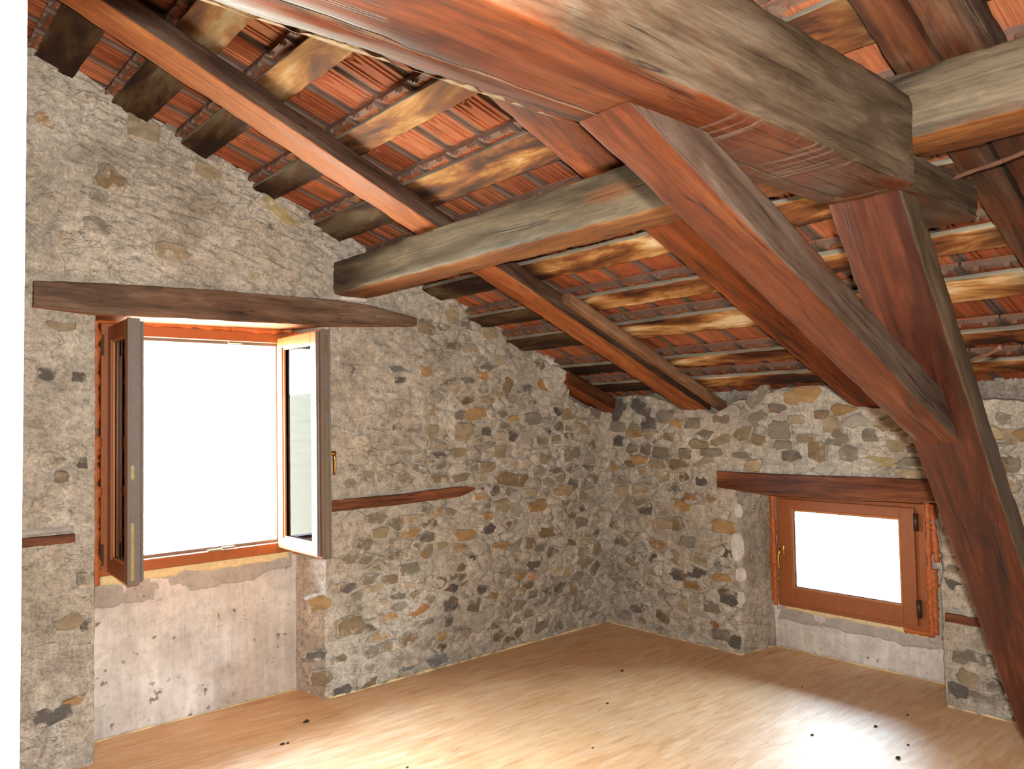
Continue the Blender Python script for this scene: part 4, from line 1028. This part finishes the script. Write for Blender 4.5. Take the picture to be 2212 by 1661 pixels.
mb.tube([(0.236, hy, hz + 0.016), (0.230, hy + 0.004, hz - 0.012), (0.228, hy + 0.010, hz - 0.05), (0.232, hy + 0.008, hz - 0.095), (0.240, hy + 0.004, hz - 0.118)], [0.011, 0.010, 0.008, 0.008, 0.007], 10)
o = sub(mb.build('handle', M['brass'], None, True), sash2); o['label'] = 'gold lever handle'
for zc in (0.872, 0.395):
    mb = MB(); mb.tube([(0.276, SY0 - 0.010, zc - 0.048), (0.276, SY0 - 0.010, zc + 0.048)], 0.014, 10)
    sub(mb.build('hinge', M['hinge'], None, True), win2)
f2 = sub(foam_strip([((0.292, -1.190, 0.27), (0.292, -1.188, 1.0)), ((0.292, -2.128, 0.25), (0.292, -2.130, 1.0)), ((0.292, -2.15, 0.27), (0.292, -2.150, 0.62)), ((0.296, -2.13, 0.262), (0.296, -1.98, 0.263)), ((0.300, -1.172, 0.30), (0.300, -1.176, 0.98)), ((0.302, -2.165, 0.66), (0.302, -2.150, 0.98))], 'foam_filling', None, 0.016, 3), win2)
f2['label'] = 'orange expanding foam along the frame edges'

# ------------------------------------------------------------------ iron spikes and crumbs
def spike(a, b, r, label):
    a = np.array(a, float); b = np.array(b, float); mb = MB(); n = 9
    P = [a + (b - a) * t + np.array([0, 0, 0.002 * math.sin(t * 7)]) for t in np.linspace(0, 1, n)]
    mb.tube(P, [r * (0.85 + 0.25 * abs(math.sin(i * 2.1))) for i in range(n)], 8)
    mb.tube([b - (b - a) * 0.03, b], [r * 1.5, r * 1.4], 8)
    return tag(mb.build('iron_spike', M['iron'], None, True), label, 'spike')
p0 = hit(2050, 390, 1, -3.06); p1 = hit(2240, 318, 1, -3.32)
spike(p0, p1, 0.0065, 'long rusty spike sticking out beside the tie beam end')
p0 = hit(2090, 784, 1, -3.04); p1 = hit(2162, 750, 1, -3.16)
spike(p0, p1, 0.006, 'short rusty spike driven into the side of the raking strut')
CR = [(662, 1560, 14, 'large dark crumb on the floor in front of the big window recess'), (610, 1608, 9, 'left one of two touching crumbs below the big window'), (622, 1606, 7, 'right one of two touching crumbs below the big window'),
      (1891, 1570, 9, 'dark crumb in the bright glare, midway to the strut foot'), (1754, 1588, 8, 'dark crumb in the glare, left of the larger glare crumbs'), (1940, 1638, 11, 'largest dark crumb in the glare, at the bottom edge of the photo'),
      (1962, 1610, 7, 'small crumb just behind the largest crumb in the glare'), (1344, 1450, 9, 'dark splinter crumb on the floor in front of the room corner'), (1312, 1520, 7, 'small dark crumb on the open floor, nearer than the splinter'),
      (1961, 1545, 6, 'tiny crumb in the shaded strip under the small window'), (880, 1658, 6, 'tiny crumb at the bottom edge, centre left of the floor'), (1280, 1616, 6, 'tiny crumb low in the middle of the open floor'), (1733, 1484, 5, 'tiniest crumb, at the edge of the shaded strip by the small window')]
for k, (px, py, w_, clabel) in enumerate(CR):
    c = hit(px, py, 2, 0.0); s = w_ * np.linalg.norm(c - CAM) / FPX / 2
    n = 7; v = [(0, 0, s * 0.75)]
    for i in range(n):
        q = 2 * math.pi * i / n; r = s * random.uniform(0.8, 1.2); v.append((r * math.cos(q), r * 0.7 * math.sin(q), 0.0005)); 
    for i in range(n):
        q = 2 * math.pi * i / n; r = s * random.uniform(0.5, 0.9); v.append((r * math.cos(q), r * 0.7 * math.sin(q), s * 0.55))
    f = [(1 + i, 1 + (i + 1) % n, 8 + (i + 1) % n, 8 + i) for i in range(n)] + [(8 + i, 8 + (i + 1) % n, 0) for i in range(n)] + [tuple(range(n, 0, -1))]
    o = link('crumb', mesh('crumb', v, f, M['crumb']), None, loc=(c[0], c[1], 0.0))
    tag(o, clabel, 'debris', 'dark crumbs scattered on the floor')

# ------------------------------------------------------------------ outside
v = []; f = []; n = 40
for i in range(n + 1):
    for j in range(n + 1):
        x = -60 + 120 * i / n; y = -60 + 120 * j / n
        r = math.hypot(x + 2, y + 2); z = -5.0 + max(0, r - 14) * 0.16
        v.append((x, y, z))
for i in range(n):
    for j in range(n): a = i * (n + 1) + j; f.append((a, a + n + 1, a + n + 2, a + 1))
g = link('ground', mesh('ground', v, f, M['soil'], True)); tag(g, 'grassy valley ground outside the windows', kind='structure')
